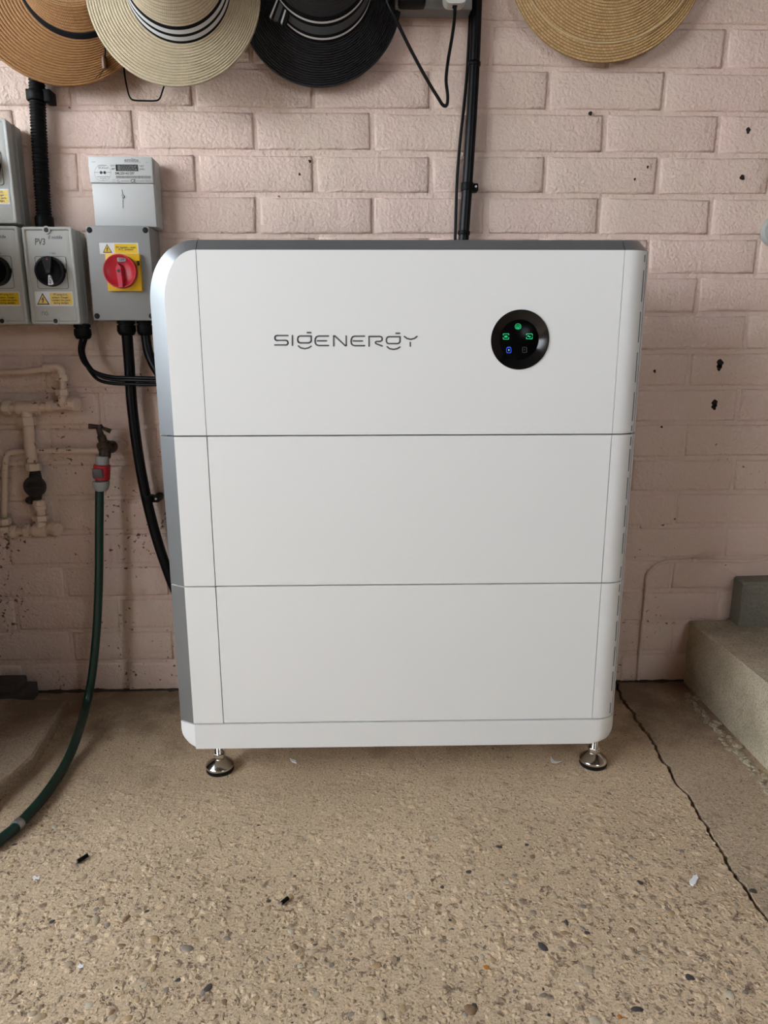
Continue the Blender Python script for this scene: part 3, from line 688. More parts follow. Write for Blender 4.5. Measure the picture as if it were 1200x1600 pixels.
# lettering, letter by letter
def LP(x, y):
    p = W(400+x*.23333, 490+y*.23333, -.3744); return (p.x-.0657, p.z)
def letter(name, strokes, w=.0023):
    mb = MB()
    for s_ in strokes: mb.stroke([LP(*p) for p in s_], w, .0002, th=.0006)
    mb.build(name, M['logo'], top, local=True, smooth=False)
def sft(ss, dx, dy): return [[(x+dx, y+dy) for x, y in s_] for s_ in ss]
S_ = [[(213, 147), (140, 147), (130, 150), (125, 159), (125, 168), (130, 177), (140, 179), (200, 179), (209, 183), (213, 191), (213, 200), (208, 208), (200, 210), (125, 210)]]
G_ = [[(369, 150), (294, 150), (283, 155), (278, 166), (278, 181), (283, 192), (294, 196), (352, 196), (363, 192), (369, 182), (369, 150)], [(283, 217), (300, 230), (326, 235), (350, 230), (369, 219)]]
E_ = [[(485, 150), (420, 150), (405, 155), (397, 168), (395, 182), (397, 198), (405, 209), (420, 214), (485, 214)], [(411, 182), (472, 182)]]
letter('letter', S_); letter('letter', [[(243, 147), (243, 212)]]); letter('letter', G_)
letter('letter_accent', [[(343, 127), (366, 127)]], .0024)
letter('letter', E_); letter('letter', [[(520, 216), (520, 150), (528, 150), (597, 214), (604, 214), (604, 150)]])
letter('letter', sft(E_, 241, 1)); letter('letter', [[(757, 218), (757, 153), (830, 153), (841, 157), (845, 167), (843, 179), (832, 186), (806, 187), (799, 193), (803, 201), (845, 217)]])
letter('letter', sft(G_, 595, 5)); letter('letter_accent', sft([[(343, 127), (366, 127)]], 595, 5), .0024)
letter('letter', [[(993, 153), (1010, 166), (1036, 173), (1062, 166), (1078, 153)], [(1033, 193), (1033, 218)]])
# the round status dial
ring = MB(); ring.lathe([(.0405, -.011), (.0305, -.0075), (.0306, -.006), (.0415, .0), (.0448, .0014), (.0450, .0003), (.0432, -.001)], (DX, 0, DZ), (0, -1, 0), n=64, capa=True, capb=False)
dial = ring.build('status_dial', M['gloss_black'], unit, local=True, angle=25)
MB().lathe([(.0303, -.009), (.0303, -.0066), (.0300, -.0064)], (DX, 0, DZ), (0, -1, 0), n=64).build('screen', M['screen_black'], dial, local=True)
def DPX(x, y):
    p = W(740+x*.116667, 460+y*.116667, -.368); return (p.x-.0657-.0006, p.z)
def icon(mt, strokes, w=.0007):
    w *= .72
    mb = MB()
    for s_ in strokes: mb.stroke([DPX(*p) for p in s_], w, .0061, th=.0004)
    return mb.build('icon', mt, dial, local=True, smooth=False)
def ell(cx, cy, rx, ry, a0, a1, n=14): return [(cx+rx*math.cos(math.radians(a0+(a1-a0)*i/n)), cy-ry*math.sin(math.radians(a0+(a1-a0)*i/n))) for i in range(n+1)]
icon(M['green_led'], [ell(595, 432, 40, 40, -50, 230), ell(595, 436, 26, 27, -70, 250), ell(595, 440, 12, 14, -90, 270), [(580, 470), (582, 448)], [(608, 470), (606, 448)], [(595, 472), (595, 440)]])
icon(M['green_led'], [[(397, 548), (400, 528), (470, 528), (474, 546)], [(397, 578), (400, 600), (468, 600), (472, 576)], [(418, 555), (450, 555)], [(414, 565), (452, 565)], [(416, 574), (450, 574)]], .0011)
icon(M['green_led'], [[(705, 545), (708, 530), (778, 528), (786, 536), (786, 552)], [(706, 576), (706, 594), (782, 596), (786, 572)], [(722, 556), (735, 552), (748, 566), (762, 566)], [(722, 562), (736, 560), (748, 572), (764, 568)]], .0011)
bi = icon(M['blue_led'], [[(442, 725), (450, 712), (494, 712), (500, 725), (502, 770), (492, 782), (450, 782), (442, 770), (442, 725)], [(456, 706), (488, 706)]], .0011)
icon(M['blue_core'], [[(468, 742), (478, 742)], [(472, 736), (472, 756)]], .0011)
icon(M['dim_led'], [[(655, 715), (660, 707), (702, 707), (710, 716), (710, 770), (702, 778), (660, 778), (655, 770), (655, 715)], [(681, 730), (681, 748)]], .0008)
# levelling feet
for fx, fy in ((-.329, .052), (.3605, .054), (-.329, .2), (.3605, .2)):
    ft = MB().lathe([(.0250, .0080), (.0252, .0115), (.0240, .0135), (.0122, .0225), (.0098, .0240), (.0088, .0245)], (fx, fy, 0), n=32).build('levelling_foot', M['chrome'], unit, local=True, angle=30)
    MB().lathe([(.0242, .0), (.0250, .0015), (.0250, .0078), (.0240, .0084)], (fx, fy, 0), n=32).build('rubber_pad', M['rubber'], ft, local=True)
    MB().lathe([(.0098, .0242), (.0106, .0252), (.0106, .0335), (.0098, .0345)], (fx, fy, 0), n=6).build('hex_nut', M['chrome'], ft, local=True)
    MB().lathe([(.0070, .0345)]+[(.0070 if i % 2 else .0078, .035+.0016*i) for i in range(24)]+[(.0070, ZB+.003)], (fx, fy, 0), n=16).build('threaded_stem', M['chrome'], ft, local=True)

# ------------------------------------------------------------------ electrical gear on the left
def label_parts(root, x0, x1, z0, z1, y, lines, size):
    w, h = x1-x0, z1-z0; yx = x0+w*.385
    lb = MB().prism(rrect(x0, x1, z0, z1, .0008, 2), 'y', y, y-.0003).build('warning_label', M['label_white'], root, smooth=False)
    MB().prism(rrect(yx, x1-w*.025, z0+h*.09, z1-h*.09, .0014, 3), 'y', y-.0003, y-.0005).build('yellow_panel', M['label_yellow'], lb, smooth=False)
    cx = x0+w*.20; th = h*.80; tw = th*1.12; zb = z0+h*.10
    tri = lambda k, dy: [(cx-tw/2*k, zb+th*(1-k)*.36), (cx+tw/2*k, zb+th*(1-k)*.36), (cx, zb+th*(.36+.64*k))]
    MB().prism(tri(1, 0), 'y', y-.0003, y-.0005).build('triangle', M['ink'], lb, smooth=False)
    MB().prism(tri(.76, 0), 'y', y-.0005, y-.0007).build('triangle', M['label_yellow'], lb, smooth=False)
    b = MB(); s_ = th*.5; bz = zb+th*.40
    b.prism([(cx+.02*s_, bz+.48*s_), (cx-.26*s_, bz-.02*s_), (cx-.02*s_, bz+.02*s_), (cx-.1*s_, bz-.3*s_), (cx-.18*s_, bz-.26*s_), (cx-.09*s_, bz-.55*s_), (cx+.12*s_, bz-.24*s_), (cx+.02*s_, bz-.27*s_), (cx+.25*s_, bz+.16*s_), (cx+.02*s_, bz+.12*s_), (cx+.2*s_, bz+.45*s_)], 'y', y-.0007, y-.0009)
    b.build('lightning_bolt', M['ink'], lb, smooth=False)
    n = len(lines); px_ = (yx+x1-w*.025)/2
    for i, t in enumerate(lines):
        text('print', t, px_, z0+h*(.5+(n-1)/2*.19-i*.19), size, y-.0005, M['ink'], lb, thick=.0001)
    return lb

def dc_isolator(x0, x1, z0, z1, yf, label, number, word, off_sign=True):
    root = thing('rotary_isolator', label, 'isolator', ((x0+x1)/2, 0, z0), group='light grey rotary isolators')
    yb = -.004; ym = yf+.018
    b = MB(); b.box((x0+.001, ym, z0+.001), (x1-.001, yb, z1-.001), bev=.003); b.box((x0-.0004, -.034, z0), (x1+.0004, -.031, z1), bev=.0012, seg=1)
    b.build('body', M['iso_side'], root)
    # lid: raised rim round a sunken face
    w_, rim, rec = (x1-x0), .0052, .0032
    def ring(xa, xb, za, zb, r, y): return [(p[0], y, p[1]) for p in rrect(xa, xb, za, zb, r, 4)]
    lid = MB(); lid.loft([ring(x0, x1, z0, z1, .004, ym-.0005), ring(x0, x1, z0, z1, .004, yf+.0012), ring(x0+.0012, x1-.0012, z0+.0012, z1-.0012, .004, yf),
        ring(x0+rim-.001, x1-rim+.001, z0+rim-.001, z1-rim+.001, .003, yf), ring(x0+rim+.0012, x1-rim-.0012, z0+rim+.0012, z1-rim-.0012, .003, yf+rec), ring(x0+rim+.006, x1-rim-.006, z0+rim+.005, z1-rim-.005, .003, yf+rec-.0012)])
    ld = lid.build('lid', M['iso_grey'], root, angle=30)
    yp = yf+rec-.0012; cx = (x0+x1)/2
    for zz, sg in ((z1-.0058, 1), (z0+.0058, -1)):
        bs = MB().lathe([(.0072, 0), (.0072, rec+.0004), (.0066, rec+.001), (.0044, rec+.001), (.0042, rec-.001)], (cx, yf+rec, zz), (0, -1, 0), n=20).build('screw_boss', M['iso_grey'], root)
        MB().lathe([(.0042, 0), (.0041, .0006)], (cx, yf-.0003, zz), (0, -1, 0), n=16).build('screw', M['ink'], bs)
    # knob plate, knob and handle
    kz = z0+(z1-z0)*.545; kx = cx+.0015; pr = .0285
    pl_ = MB().prism(rrect(kx-pr, kx+pr, kz-pr-.002, kz+pr-.001, .004, 4), 'y', yp, yp-.0012).build('knob_plate', M['iso_grey'], root)
    fr = MB(); o_ = rrect(kx-pr, kx+pr, kz-pr-.002, kz+pr-.001, .004, 4); i_ = rrect(kx-pr+.0006, kx+pr-.0006, kz-pr-.0014, kz+pr-.0016, .0036, 4)
    fr.loft([[(p[0], yp-.0012, p[1]) for p in o_], [(p[0], yp-.0015, p[1]) for p in o_], [(p[0], yp-.0015, p[1]) for p in i_], [(p[0], yp-.0012, p[1]) for p in i_]], cap0=False, cap1=False)
    fr.build('plate_outline', M['ink'], pl_, smooth=False)
    kr = .0268; ky = yp-.0012
    kn = MB().lathe([(kr*.96, 0), (kr, .002), (kr, .010), (kr*.985, .0118), (kr*.86, .0128), (kr*.80, .0112), (kr*.3, .0088), (.0003, .0088)], (kx, ky, kz), (0, -1, 0), n=56).build('knob', M['black_plastic'], root)
    rimm = MB().lathe([(kr*1.002, .0105), (kr*.992, .0124), (kr*.87, .0133), (kr*.855, .0122)], (kx, ky, kz), (0, -1, 0), n=56, capa=False, capb=False).build('knob_rim', M['knob_grey'], kn)
    nb = MB().box((kx+kr*.97, ky-.004, kz-.003), (kx+kr*1.09, ky-.010, kz+.005), bev=.001); nb.build('lock_tab', M['black_plastic'], kn)
    hd = MB().loft([[(kx-.0105, y, kz+kr*.9), (kx+.0085, y, kz+kr*.9), (kx+.0045, y, kz+.002), (kx+.0035, y, kz-.004), (kx-.0045, y, kz-.004), (kx-.0055, y, kz+.002)] for y in (ky-.008, ky-.0165)])
    h_ = hd.build('handle', M['knob_grey'], kn, angle=25)
    MB().lathe([(.0028, 0), (.0027, .0005)], (kx, ky-.0166, kz-.0005), (0, -1, 0), n=14).build('handle_screw', M['ink'], kn)
    MB().prism([(kx-.0018, kz+kr*.72), (kx+.0022, kz+kr*.72), (kx+.0002, kz+kr*.86)], 'y', ky-.0165, ky-.0168).build('red_mark', M['ink_red'], kn, smooth=False)
    MB().prism([(kx-.0015, kz-.0075), (kx+.0015, kz-.0068), (kx+.0035, kz-.012), (kx+.0068, kz-kr*.86), (kx+.0035, kz-kr*.92), (kx-.0035, kz-kr*.92), (kx-.0022, kz-.013)], 'y', ky-.008, ky-.0135).build('off_flag', M['label_white'], kn, smooth=False)
    text('print', 'OFF', kx+.0008, kz-.0165, .0072, ky-.0135, M['ink'], kn, rot=-PI/2*.85+PI, thick=.0001) if off_sign else None
    text('print', '1 ON', kx+.004, kz+pr+.004, .0048, yp, M['ink_grey'], ld, thick=.0001)
    # handwriting, sticker, maker's mark
    if number: text('handwriting', number, cx-.015, z1-.0265, .0158, yp, M['pencil'], ld, sx=.78, shear=.15, thick=.0001)
    text('handwriting', word, cx+.0135, z1-.0185, .0078, yp, M['pencil'], ld, sx=.95, shear=.3, thick=.0001)
    label_parts(root, x0+.0112, x1-.0095, z0+.033, z0+.0595, yp, ('PV array D.C.', 'isolator. Danger -', 'contains live parts', 'during daylight.'), .0047)
    ng = MB(); bx, bz, u = x0+.0205, z0+.0165, .0031
    ng.stroke([(bx, bz), (bx, bz+1.6*u), (bx+.4*u, bz+2*u), (bx+1.0*u, bz+2*u), (bx+1.4*u, bz+1.6*u), (bx+1.4*u, bz)], .0009, yp, th=.0002)
    ng.stroke([(bx+3.6*u, bz+1.75*u), (bx+3.2*u, bz+2*u), (bx+2.5*u, bz+2*u), (bx+2.1*u, bz+1.6*u), (bx+2.1*u, bz+.4*u), (bx+2.5*u, bz), (bx+3.2*u, bz), (bx+3.6*u, bz+.4*u), (bx+3.6*u, bz+1.0*u), (bx+2.8*u, bz+1.0*u)], .0009, yp, th=.0002)
    ng.build('maker_mark', M['ink_grey'], ld, smooth=False)
    return root
YI = -.0765
dc_isolator(-.6212, -.5302, .7995, .9735, YI, 'light grey rotary isolator with PV3 written on it, beside the red-knobbed box', 'PV3', 'E middle')
dc_isolator(-.7225, -.6290, .7995, .9745, YI, 'light grey rotary isolator cut by the left edge, in the lower row', '', 'middle')
dc_isolator(-.7245, -.6322, .981, 1.158, -.066, 'upper light grey rotary isolator at the left edge, above the other two', '', 'middle')

# mid-grey AC isolator with red knob
ax0, ax1, az0, az1, ay = -.5048, -.3885, .8065, .9757, -.0745
root = thing('main_isolator', 'mid grey isolator box with a red rotary knob on a yellow plate', 'isolator', ((ax0+ax1)/2, 0, az0))
MB().box((ax0, ay+.012, az0), (ax1, -.004, az1), bev=.003).build('body', M['iso_dark'], root)
ld = MB().box((ax0-.0005, ay, az0-.0005), (ax1+.0005, ay+.0125, az1+.0005), bev=.0025).build('lid', M['iso_dark'], root)
for sx in (ax0+.0068, ax1-.0068):
    for sz in (az0+.0078, az1-.0075):
        MB().lathe([(.0052, -.003), (.0052, .0003), (.0046, .0006)], (sx, ay, sz), (0, -1, 0), n=20).build('screw_cap', M['rubber'], root)
px0 = W(158, 405, ay-.004); kx, kz = -.4447+.004, .8935
PW = .0325
MB().box((kx-PW+.0035, ay, kz-PW-.002), (kx+PW+.0015, ay-.011, kz+PW), bev=.001).build('yellow_plate', M['yellow'], root)
kr = .0302; ky = ay-.011; kx2 = kx-.0005
kn = MB().lathe([(kr*.97, 0), (kr, .002), (kr, .013), (kr*.985, .0145), (kr*.93, .0145), (kr*.90, .0135), (kr*.62, .0085), (.0003, .0085)], (kx2, ky, kz), (0, -1, 0), n=56).build('knob', M['red'], root)
MB().loft([[(kx2-.0008*q, y, kz+.0125*q), (kx2+.0042*q, y, kz+.0065*q), (kx2+.0052*q, y, kz-kr*.955), (kx2-.0022*q, y, kz-kr*.955), (kx2-.0052*q, y, kz+.006*q)] for y, q in ((ky-.008, 1.15), (ky-.018, 1.0))]).build('handle', M['red_light'], kn, angle=25)
MB().lathe([(.0030, 0), (.0029, .0006)], (kx2, ky-.0181, kz), (0, -1, 0), n=16).build('handle_hole', M['ink'], kn)
MB().box((kx2-.003, ky-.0105, kz+.0165), (kx2+.013, ky-.0125, kz+.0235), bev=.0006).build('window', M['iso_dark'], kn)
text('print', 'OFF', kx2+.0055, kz+.0200, .0062, ky-.0125, M['ink'], kn, thick=.0001)
MB().box((kx+kr*1.0, ky-.001, kz+.011), (kx+kr*1.12, ky-.006, kz+.019), bev=.001).build('padlock_slot', M['rubber'], kn)
lx0 = W(156, 379, ay); lx1 = W(217, 396, ay)
label_parts(root, lx0.x-.0015, lx1.x, lx1.z-.001, lx0.z-.0005, ay, ('PV system - main', 'A.C. isolator'), .0053)

# electricity meter
mx0, mx1, mz0, mz1, my = -.4985, -.3815, .978, 1.1008, -.0465
root = thing('electricity_meter', 'small white electricity meter with a digital display above the red-knobbed isolator', 'meter', ((mx0+mx1)/2, 0, mz0))
MB().box((mx0+.002, my+.006, mz0), (mx1+.003, -.004, mz1-.002), bev=.003).build('body', M['meter_side'], root)
MB().box((mx0+.002, my+.001, mz0+.0005), (mx1, my+.012, 1.0548), bev=.002).build('lower_cover', M['meter'], root)
fc = MB().box((mx0, my-.001, 1.0553), (mx1, my+.014, mz1), bev=.0018).build('face_plate', M['meter'], root)
yv = my-.001
def MP(x, y):
    p = W(130+x*.1, 240+y*.1, yv); return p.x, p.z
def mtext(s_, x, y, sz, al='LEFT', mt='ink_grey', sx=1.0):
    a, b = MP(x, y); return text('print', s_, a, b, sz, yv, M[mt], fc, align=al, sx=sx, thick=.0001)
x0_, zA = MP(505, 172); x1_, zB = MP(860, 275)
lc_ = MB().prism(rrect(x0_, x1_, zB, zA, .0006, 2), 'y', yv, yv-.0006).build('display', M['lcd_frame'], root, smooth=False)
a0, b0 = MP(535, 185); a1, b1 = MP(852, 268)
MB().prism(rrect(a0, a1, b1, b0, .0004, 2), 'y', yv-.0006, yv-.0008).build('display_glass', M['lcd'], lc_, smooth=False)
a_, b_ = MP(715, 226); text('digits', '0000654', a_, b_, .0115, yv-.0008, M['ink'], lc_, sx=.8, thick=.0001)
mtext('emlite', 640, 103, .0085, mt='ink_grey', sx=1.25); mtext('EXP', 428, 190, .0045); mtext('IMP', 440, 240, .0045); mtext('NET', 880, 197, .0045); mtext('kWh', 880, 245, .0045)
mtext('EML2501431297', 500, 310, .0062, mt='ink', sx=.84)
mtext('ECA2.nv', 240, 222, .0050); mtext('CE', 738, 428, .0075, mt='ink', sx=1.1)
bars = MB(); rb = random.Random(3)
a0, b0 = MP(512, 345); a1, b1 = MP(1062, 390); x = a0
while x < a1:
    wd = rb.uniform(.0003, .0008); bars.prism([(x, b1), (x+wd, b1), (x+wd, b0), (x, b0)], 'y', yv, yv-.0002); x += wd+rb.uniform(.0003, .0007)
bars.build('barcode', M['ink_grey'], fc, smooth=False)
def ln(xa, xb, y, w=.0008, mt='ink_grey'):
    mb = MB(); xx = xa
    while xx < xb-4:
        xe = min(xb, xx+rb.uniform(10, 26)); mb.stroke([MP(xx, y), MP(xe, y)], w, yv, th=.0002); xx = xe+9
    mb.build('small_print', M[mt], fc, smooth=False)
ln(232, 362, 186); ln(182, 246, 292); ln(372, 430, 292); ln(220, 402, 360); ln(265, 360, 386); ln(300, 332, 414); ln(595, 730, 430, .001); ln(825, 965, 430, .001); ln(980, 1075, 420, .0008); ln(980, 1075, 440, .0008); ln(645, 905, 134, .0005); ln(138, 186, 130, .0006); ln(980, 1024, 140, .0006)
for xx in (280, 335):
    a_, b_ = MP(xx, 296); MB().lathe([(.0027, 0), (.0026, .0003)], (a_, yv, b_), (0, -1, 0), n=18).build('sensor', M['ink'], fc)
ci = MB(); ci.stroke([MP(305+130*math.cos(t*PI/16), 300+128*math.sin(t*PI/16)) for t in range(33)], .0003, yv, th=.0001); ci.build('circle_outline', M['ink_grey'], fc, smooth=False)
sq = MB(); sq.stroke([MP(465, 408), MP(500, 408), MP(500, 442), MP(465, 442), MP(465, 408)], .0003, yv, th=.0001); sq.stroke([MP(535, 445), MP(540, 405), MP(560, 430), MP(575, 445), MP(535, 445)], .0006, yv, th=.0001); sq.build('approval_marks', M['ink_grey'], fc, smooth=False)
a_, b_ = W(191.5, 307, my)[0], W(191.5, 307, my)[2]
sc_ = MB().lathe([(.0034, -.001), (.0034, .0014), (.0028, .002), (.0008, .0021)], (a_, my+.001, b_), (0, -1, 0), n=18).build('sealing_screw', M['steel'], root)
MB().box((a_-.0004, my-.0012, b_-.0026), (a_+.0004, my-.0005, b_+.0026)).build('screw_slot', M['ink'], sc_)
for q0, q1 in (((190.5, 296.5), (191.2, 303)), ((191.8, 312), (192.0, 325))):
    p0, p1 = W(*q0, my), W(*q1, my)
    MB().stroke([(p0.x, p0.z), (p1.x, p1.z)], .0011, my+.001, th=.0004).build('screw_groove', M['ink_grey'], root, smooth=False)

# glands and cables under the boxes
def gland(parent, x, y, z, r, name='cable_gland'):
    MB().lathe([(r*1.0, 0), (r*1.0, -.006), (r*.86, -.0065), (r*.86, -.009), (r*1.02, -.0095), (r*1.04, -.020), (r*.9, -.026), (r*.72, -.0285), (r*.5, -.0285)], (x, y, z), (0, 0, 1), n=14).build(name, M['black_plastic'], parent, angle=40)
g1 = W(128.5, 512, -.04)
t = thing('solar_cables', 'pair of thin black cables curving from the PV3 isolator to the battery cabinet', 'cable', (g1.x, 0, .5))
gland(t, g1.x, -.04, .8005, .0158)
for dx, dy, ofs, ye in ((-.0035, 0, 0, 590), (.0045, .004, 0, 594), (-.001, -.006, 0, 600)):
    pts = [Vector((g1.x+dx, -.04+dy, .775))]
    for (qx, qy), Y in (((127+dx*700, 548), -.046), ((134+dx*600, 568), -.052), ((152+dx*300, ye-8), -.06), ((176, ye-1), -.068), ((205, ye), -.076), ((246, ye+1), -.082), ((275, ye), -.084), ((320, ye), -.086)):
        pts.append(W(qx, qy, Y))
    MB().tube(pts, .0034, n=10).build('cable', M['black_cable'], t)
g2 = W(197, 506, -.045)
t = thing('flexible_conduit', 'thick black flexible conduit hanging from the red-knobbed isolator behind the hose', 'conduit', (g2.x, 0, .2))
gland(t, g2.x, -.045, .8075, .0172)
MB().tube([Vector((g2.x, -.045, .785))]+[W(a, b, -.035) for a, b in ((202, 570), (206, 630), (213, 690), (221, 740), (231, 788), (246, 845), (266, 903), (290, 960))], .0105, n=14).build('conduit', M['black_cable'], t)
def clip(parent, p, r, side=1, ax=(0, 0, 1)):
    c = MB(); c.lathe([(r*1.16, -.007), (r*1.2, -.006), (r*1.2, .006), (r*1.16, .007)], p, ax, n=20); c.box((p.x+side*r*.9, p.y-.004, p.z-.008), (p.x+side*(r+.011), -.001, p.z+.006), bev=.002)
    o = c.build('clip', M['black_plastic'], parent); MB().lathe([(.0022, 0), (.0020, .001)], (p.x+side*(r+.006), p.y-.0042, p.z), (0, -1, 0), n=10).build('clip_screw', M['steel'], o)
clip(t, W(232, 779, -.035), .0105)
g3 = W(226, 506, -.045)
t = thing('power_cable', 'short black cable going from the red-knobbed isolator straight behind the battery cabinet', 'cable', (g3.x, 0, .6))
gland(t, g3.x, -.045, .8075, .0150)
MB().tube([Vector((g3.x, -.045, .785)), W(232, 550, -.045), W(243, 575, -.05), W(262, 600, -.055), W(300, 625, -.06)], .0095, n=12).build('cable', M['black_cable'], t)

# corrugated conduit on the left
t = thing('corrugated_conduit', 'black corrugated conduit rising from the isolators behind the tan hat', 'conduit', (-.6, 0, .98))
pts = [W(a, b, -.022) for a, b in ((69, 340), (66, 300), (62, 230), (59, 170), (57, 110), (55, 40), (54, -30))]
MB().tube(pts, lambda L: .0128+.0017*(math.sin(L*2*PI/.0052) > 0), n=18, sub=52).build('corrugated_pipe', M['black_plastic'], t, angle=70)
p = W(70, 352, -.022); MB().lathe([(.0165, 0), (.0170, .002), (.0170, .022), (.0150, .026)], (p.x, -.022, .975), (0, 0, 1), n=16).build('gland', M['black_plastic'], t)
p = W(58, 151, -.022); c = MB(); c.lathe([(.0165, -.008), (.0172, -.007), (.0172, .007), (.0165, .008)], p, (0, 0, 1), n=20); c.box((p.x+.013, -.03, p.z-.01), (p.x+.027, -.001, p.z+.011), bev=.002); c.box((p.x-.0185, -.028, p.z-.008), (p.x-.012, -.001, p.z+.012), bev=.002)
c.build('clip', M['black_plastic'], t)

# conduit and thin cable above the cabinet
t = thing('black_conduit', 'smooth black conduit running down the wall behind the battery cabinet', 'conduit', (.2, 0, .85))
MB().tube([W(a, b, -.02) for a, b in ((748, -60), (745, 0), (742, 80), (738.5, 155), (734, 230), (729.5, 300), (724.5, 372), (719, 450))], .0102, n=16).build('conduit', M['black_cable'], t)
clip(t, W(730, 292, -.02), .0102)
c = W(741, 100, -.02); MB().lathe([(.011, -.004), (.0117, -.003), (.0117, .003), (.011, .004)], c, (.05, 0, 1), n=18).build('band', M['black_plastic'], t)
c = W(725, 364, -.02); MB().lathe([(.011, -.004), (.0117, -.003), (.0117, .003), (.011, .004)], c, (.05, 0, 1), n=18).build('band', M['black_plastic'], t)
o = MB().tube([W(a, b, -.008) for a, b in ((738, -50), (734, 40), (730, 110), (725, 165), (719, 220), (714.5, 275), (712.5, 325), (711, 380), (709, 430))], .0030, n=10).build('thin_cable', M['black_cable'])
tag(o, 'thin black cable running down the wall just left of the smooth conduit', 'cable')

# socket at the top with a plug and its looping flex
sb = thing('wall_socket', 'grey surface-mounted double socket at the top edge, beside the black hat', 'socket', (.13, 0, 1.335))
sx0 = W(618, 20, -.045).x; sx1 = W(737, 20, -.045).x
sz0 = W(735, 15, -.045).z
MB().box((sx0, -.036, sz0), (sx1, -.003, sz0+.088), bev=.004).build('back_box', M['socket_grey'], sb)
MB().box((sx0-.001, -.046, sz0-.0005), (sx1+.001, -.0365, sz0+.0885), bev=.0035).build('face_plate', M['socket_grey'], sb)
p = W(646, 4, -.07); bp_ = MB().box((p.x-.027, -.082, p.z-.004), (p.x+.022, -.047, p.z+.05), bev=.006).build('plug_adapter', M['black_plastic']); tag(bp_, 'black plug-in adapter in the left half of the grey socket', 'plug')
pw = thing('white_plug', 'white plug in the grey socket with a black flex looping below', 'plug', (.18, -.06, 1.34))
p = W(711, 8, -.066)
MB().prism(rrect(p.x-.0205, p.x+.0205, p.z+.0, p.z+.05, .012, 5), 'y', -.047, -.073).build('plug_body', M['plug_white'], pw)
MB().box((p.x-.004, -.066, p.z-.002), (p.x+.004, -.056, p.z+.004), bev=.001).build('flex_grip', M['black_plastic'], pw)
MB().tube([W(a, b, Y) for a, b, Y in ((711, 6, -.061), (710, 30, -.062), (706, 60, -.064), (700, 95, -.066), (697, 125, -.068), (699.5, 150, -.07), (698, 164, -.071), (692, 164, -.072), (684, 152, -.075), (668, 126, -.08), (645, 84, -.09), (624, 42, -.10), (607, 6, -.105), (590, -40, -.1))], .0030, n=10, sub=8).build('flex', M['black_cable'], pw)

# wire hook between the hats
o = MB().tube([W(a, b, -.018) for a, b in ((190, 60), (194.5, 114), (199, 140), (203, 152), (209, 156.5), (225, 157.5), (242, 157.5), (249, 154.5), (253, 145), (259, 125), (268, 90))], .0015, n=8, sub=8).build('wire_hook', M['black_plastic'])
tag(o, 'thin black wire hook on the wall between the tan hat and the cream hat', 'hook')

# round white fitting at right edge and painted cable low on the right
t = thing('round_fitting', 'round white wall fitting cut by the right edge', 'wall fitting', (.83, 0, .98))
p = W(1213, 361, -.006)
MB().lathe([(.030, 0), (.030, .010), (.028, .013), (.0215, .014), (.0205, .0115)], (p.x, -.001, p.z), (0, -1, 0), n=40).build('rim', M['iso_side'], t)
MB().lathe([(.0204, .008), (.0204, .0118), (.018, .0122)], (p.x, -.001, p.z), (0, -1, 0), n=40).build('centre', M['iso_side'], t)
pts = [W(a, b, -.005) for a, b in ((1260, 862), (1215, 868), (1195, 873), (1172, 877), (1130, 876), (1080, 876), (1050, 876.5), (1034, 879), (1020, 887), (1011, 901), (1009, 925), (1007, 948), (1003, 985), (999.5, 1025), (997, 1062))]
t = thing('painted_cable', 'pink painted cable bending down the wall above the concrete step', 'cable', (.64, 0, 0))
MB().tube(pts, .0036, n=10, sub=6).build('cable', M['paint'], t)
p = W(1085, 875.5, -.005); MB().box((p.x-.006, -.010, p.z-.004), (p.x+.006, -.001, p.z+.005), bev=.0015).build('cable_clip', M['paint'], t)

# ------------------------------------------------------------------ painted pipework, tap and hose
pw = thing('water_pipes', 'pink painted copper pipes with a dark stop valve on the left wall', 'pipe', (-.67, 0, .37))
YP = -.026
def pipe(pts, r, mt='pipe_paint', name='pipe'): return MB().tube([W(a, b, YP) for a, b in pts], r, n=14, smooth=False).build(name, M[mt], pw)
def nut(px_, py_, r, L, ax=(0, 0, 1), n=6, name='nut', mt='pipe_paint'):
    r *= 1.13; p = W(px_, py_, YP); return MB().lathe([(r*.9, -L/2), (r, -L/2+.0012), (r, L/2-.0012), (r*.9, L/2)], p, ax, n=n).build(name, M[mt], pw, angle=28)
X_ = (1, 0, .0)
pipe(((-25, 583), (35, 580.5), (72, 576)), .0062)
nut(74, 575, .0092, .014, X_, 14, 'collar')
MB().tube([W(a, b, YP) for a, b in ((78, 574.5), (88, 573.5), (94.5, 577), (97, 584), (97.5, 590))], .0088, n=14).build('elbow', M['pipe_paint'], pw)
nut(97.5, 590, .0118, .014); pipe(((97.5, 588), (98.5, 612)), .0065); nut(98, 613, .0122, .013); pipe(((98, 616), (98, 632)), .0085)
pipe(((-25, 637), (20, 636.5), (64, 636), (112, 633)), .0088); nut(12, 636.5, .0135, .014, X_, 14); nut(57, 636, .0135, .016, X_); nut(79, 635, .0112, .012, X_, 14, 'collar')
nut(40, 637, .0118, .034, X_, 16, 'tee'); MB().tube([W(41, 637, YP), W(42, 654, YP)], .0115, n=14, smooth=False).build('tee', M['pipe_paint'], pw)
p = W(116, 631.5, YP); MB().lathe([(.0130, -.010), (.0145, -.008), (.0145, .006), (.0125, .009), (.006, .0095)], p, (.92, -.35, -.1), n=10).build('end_cap', M['pipe_paint'], pw, angle=30)
nut(42.5, 658, .0158, .018); pipe(((43.5, 664), (46, 695), (50.5, 722)), .0112); nut(51.5, 729, .0140, .016, n=10)
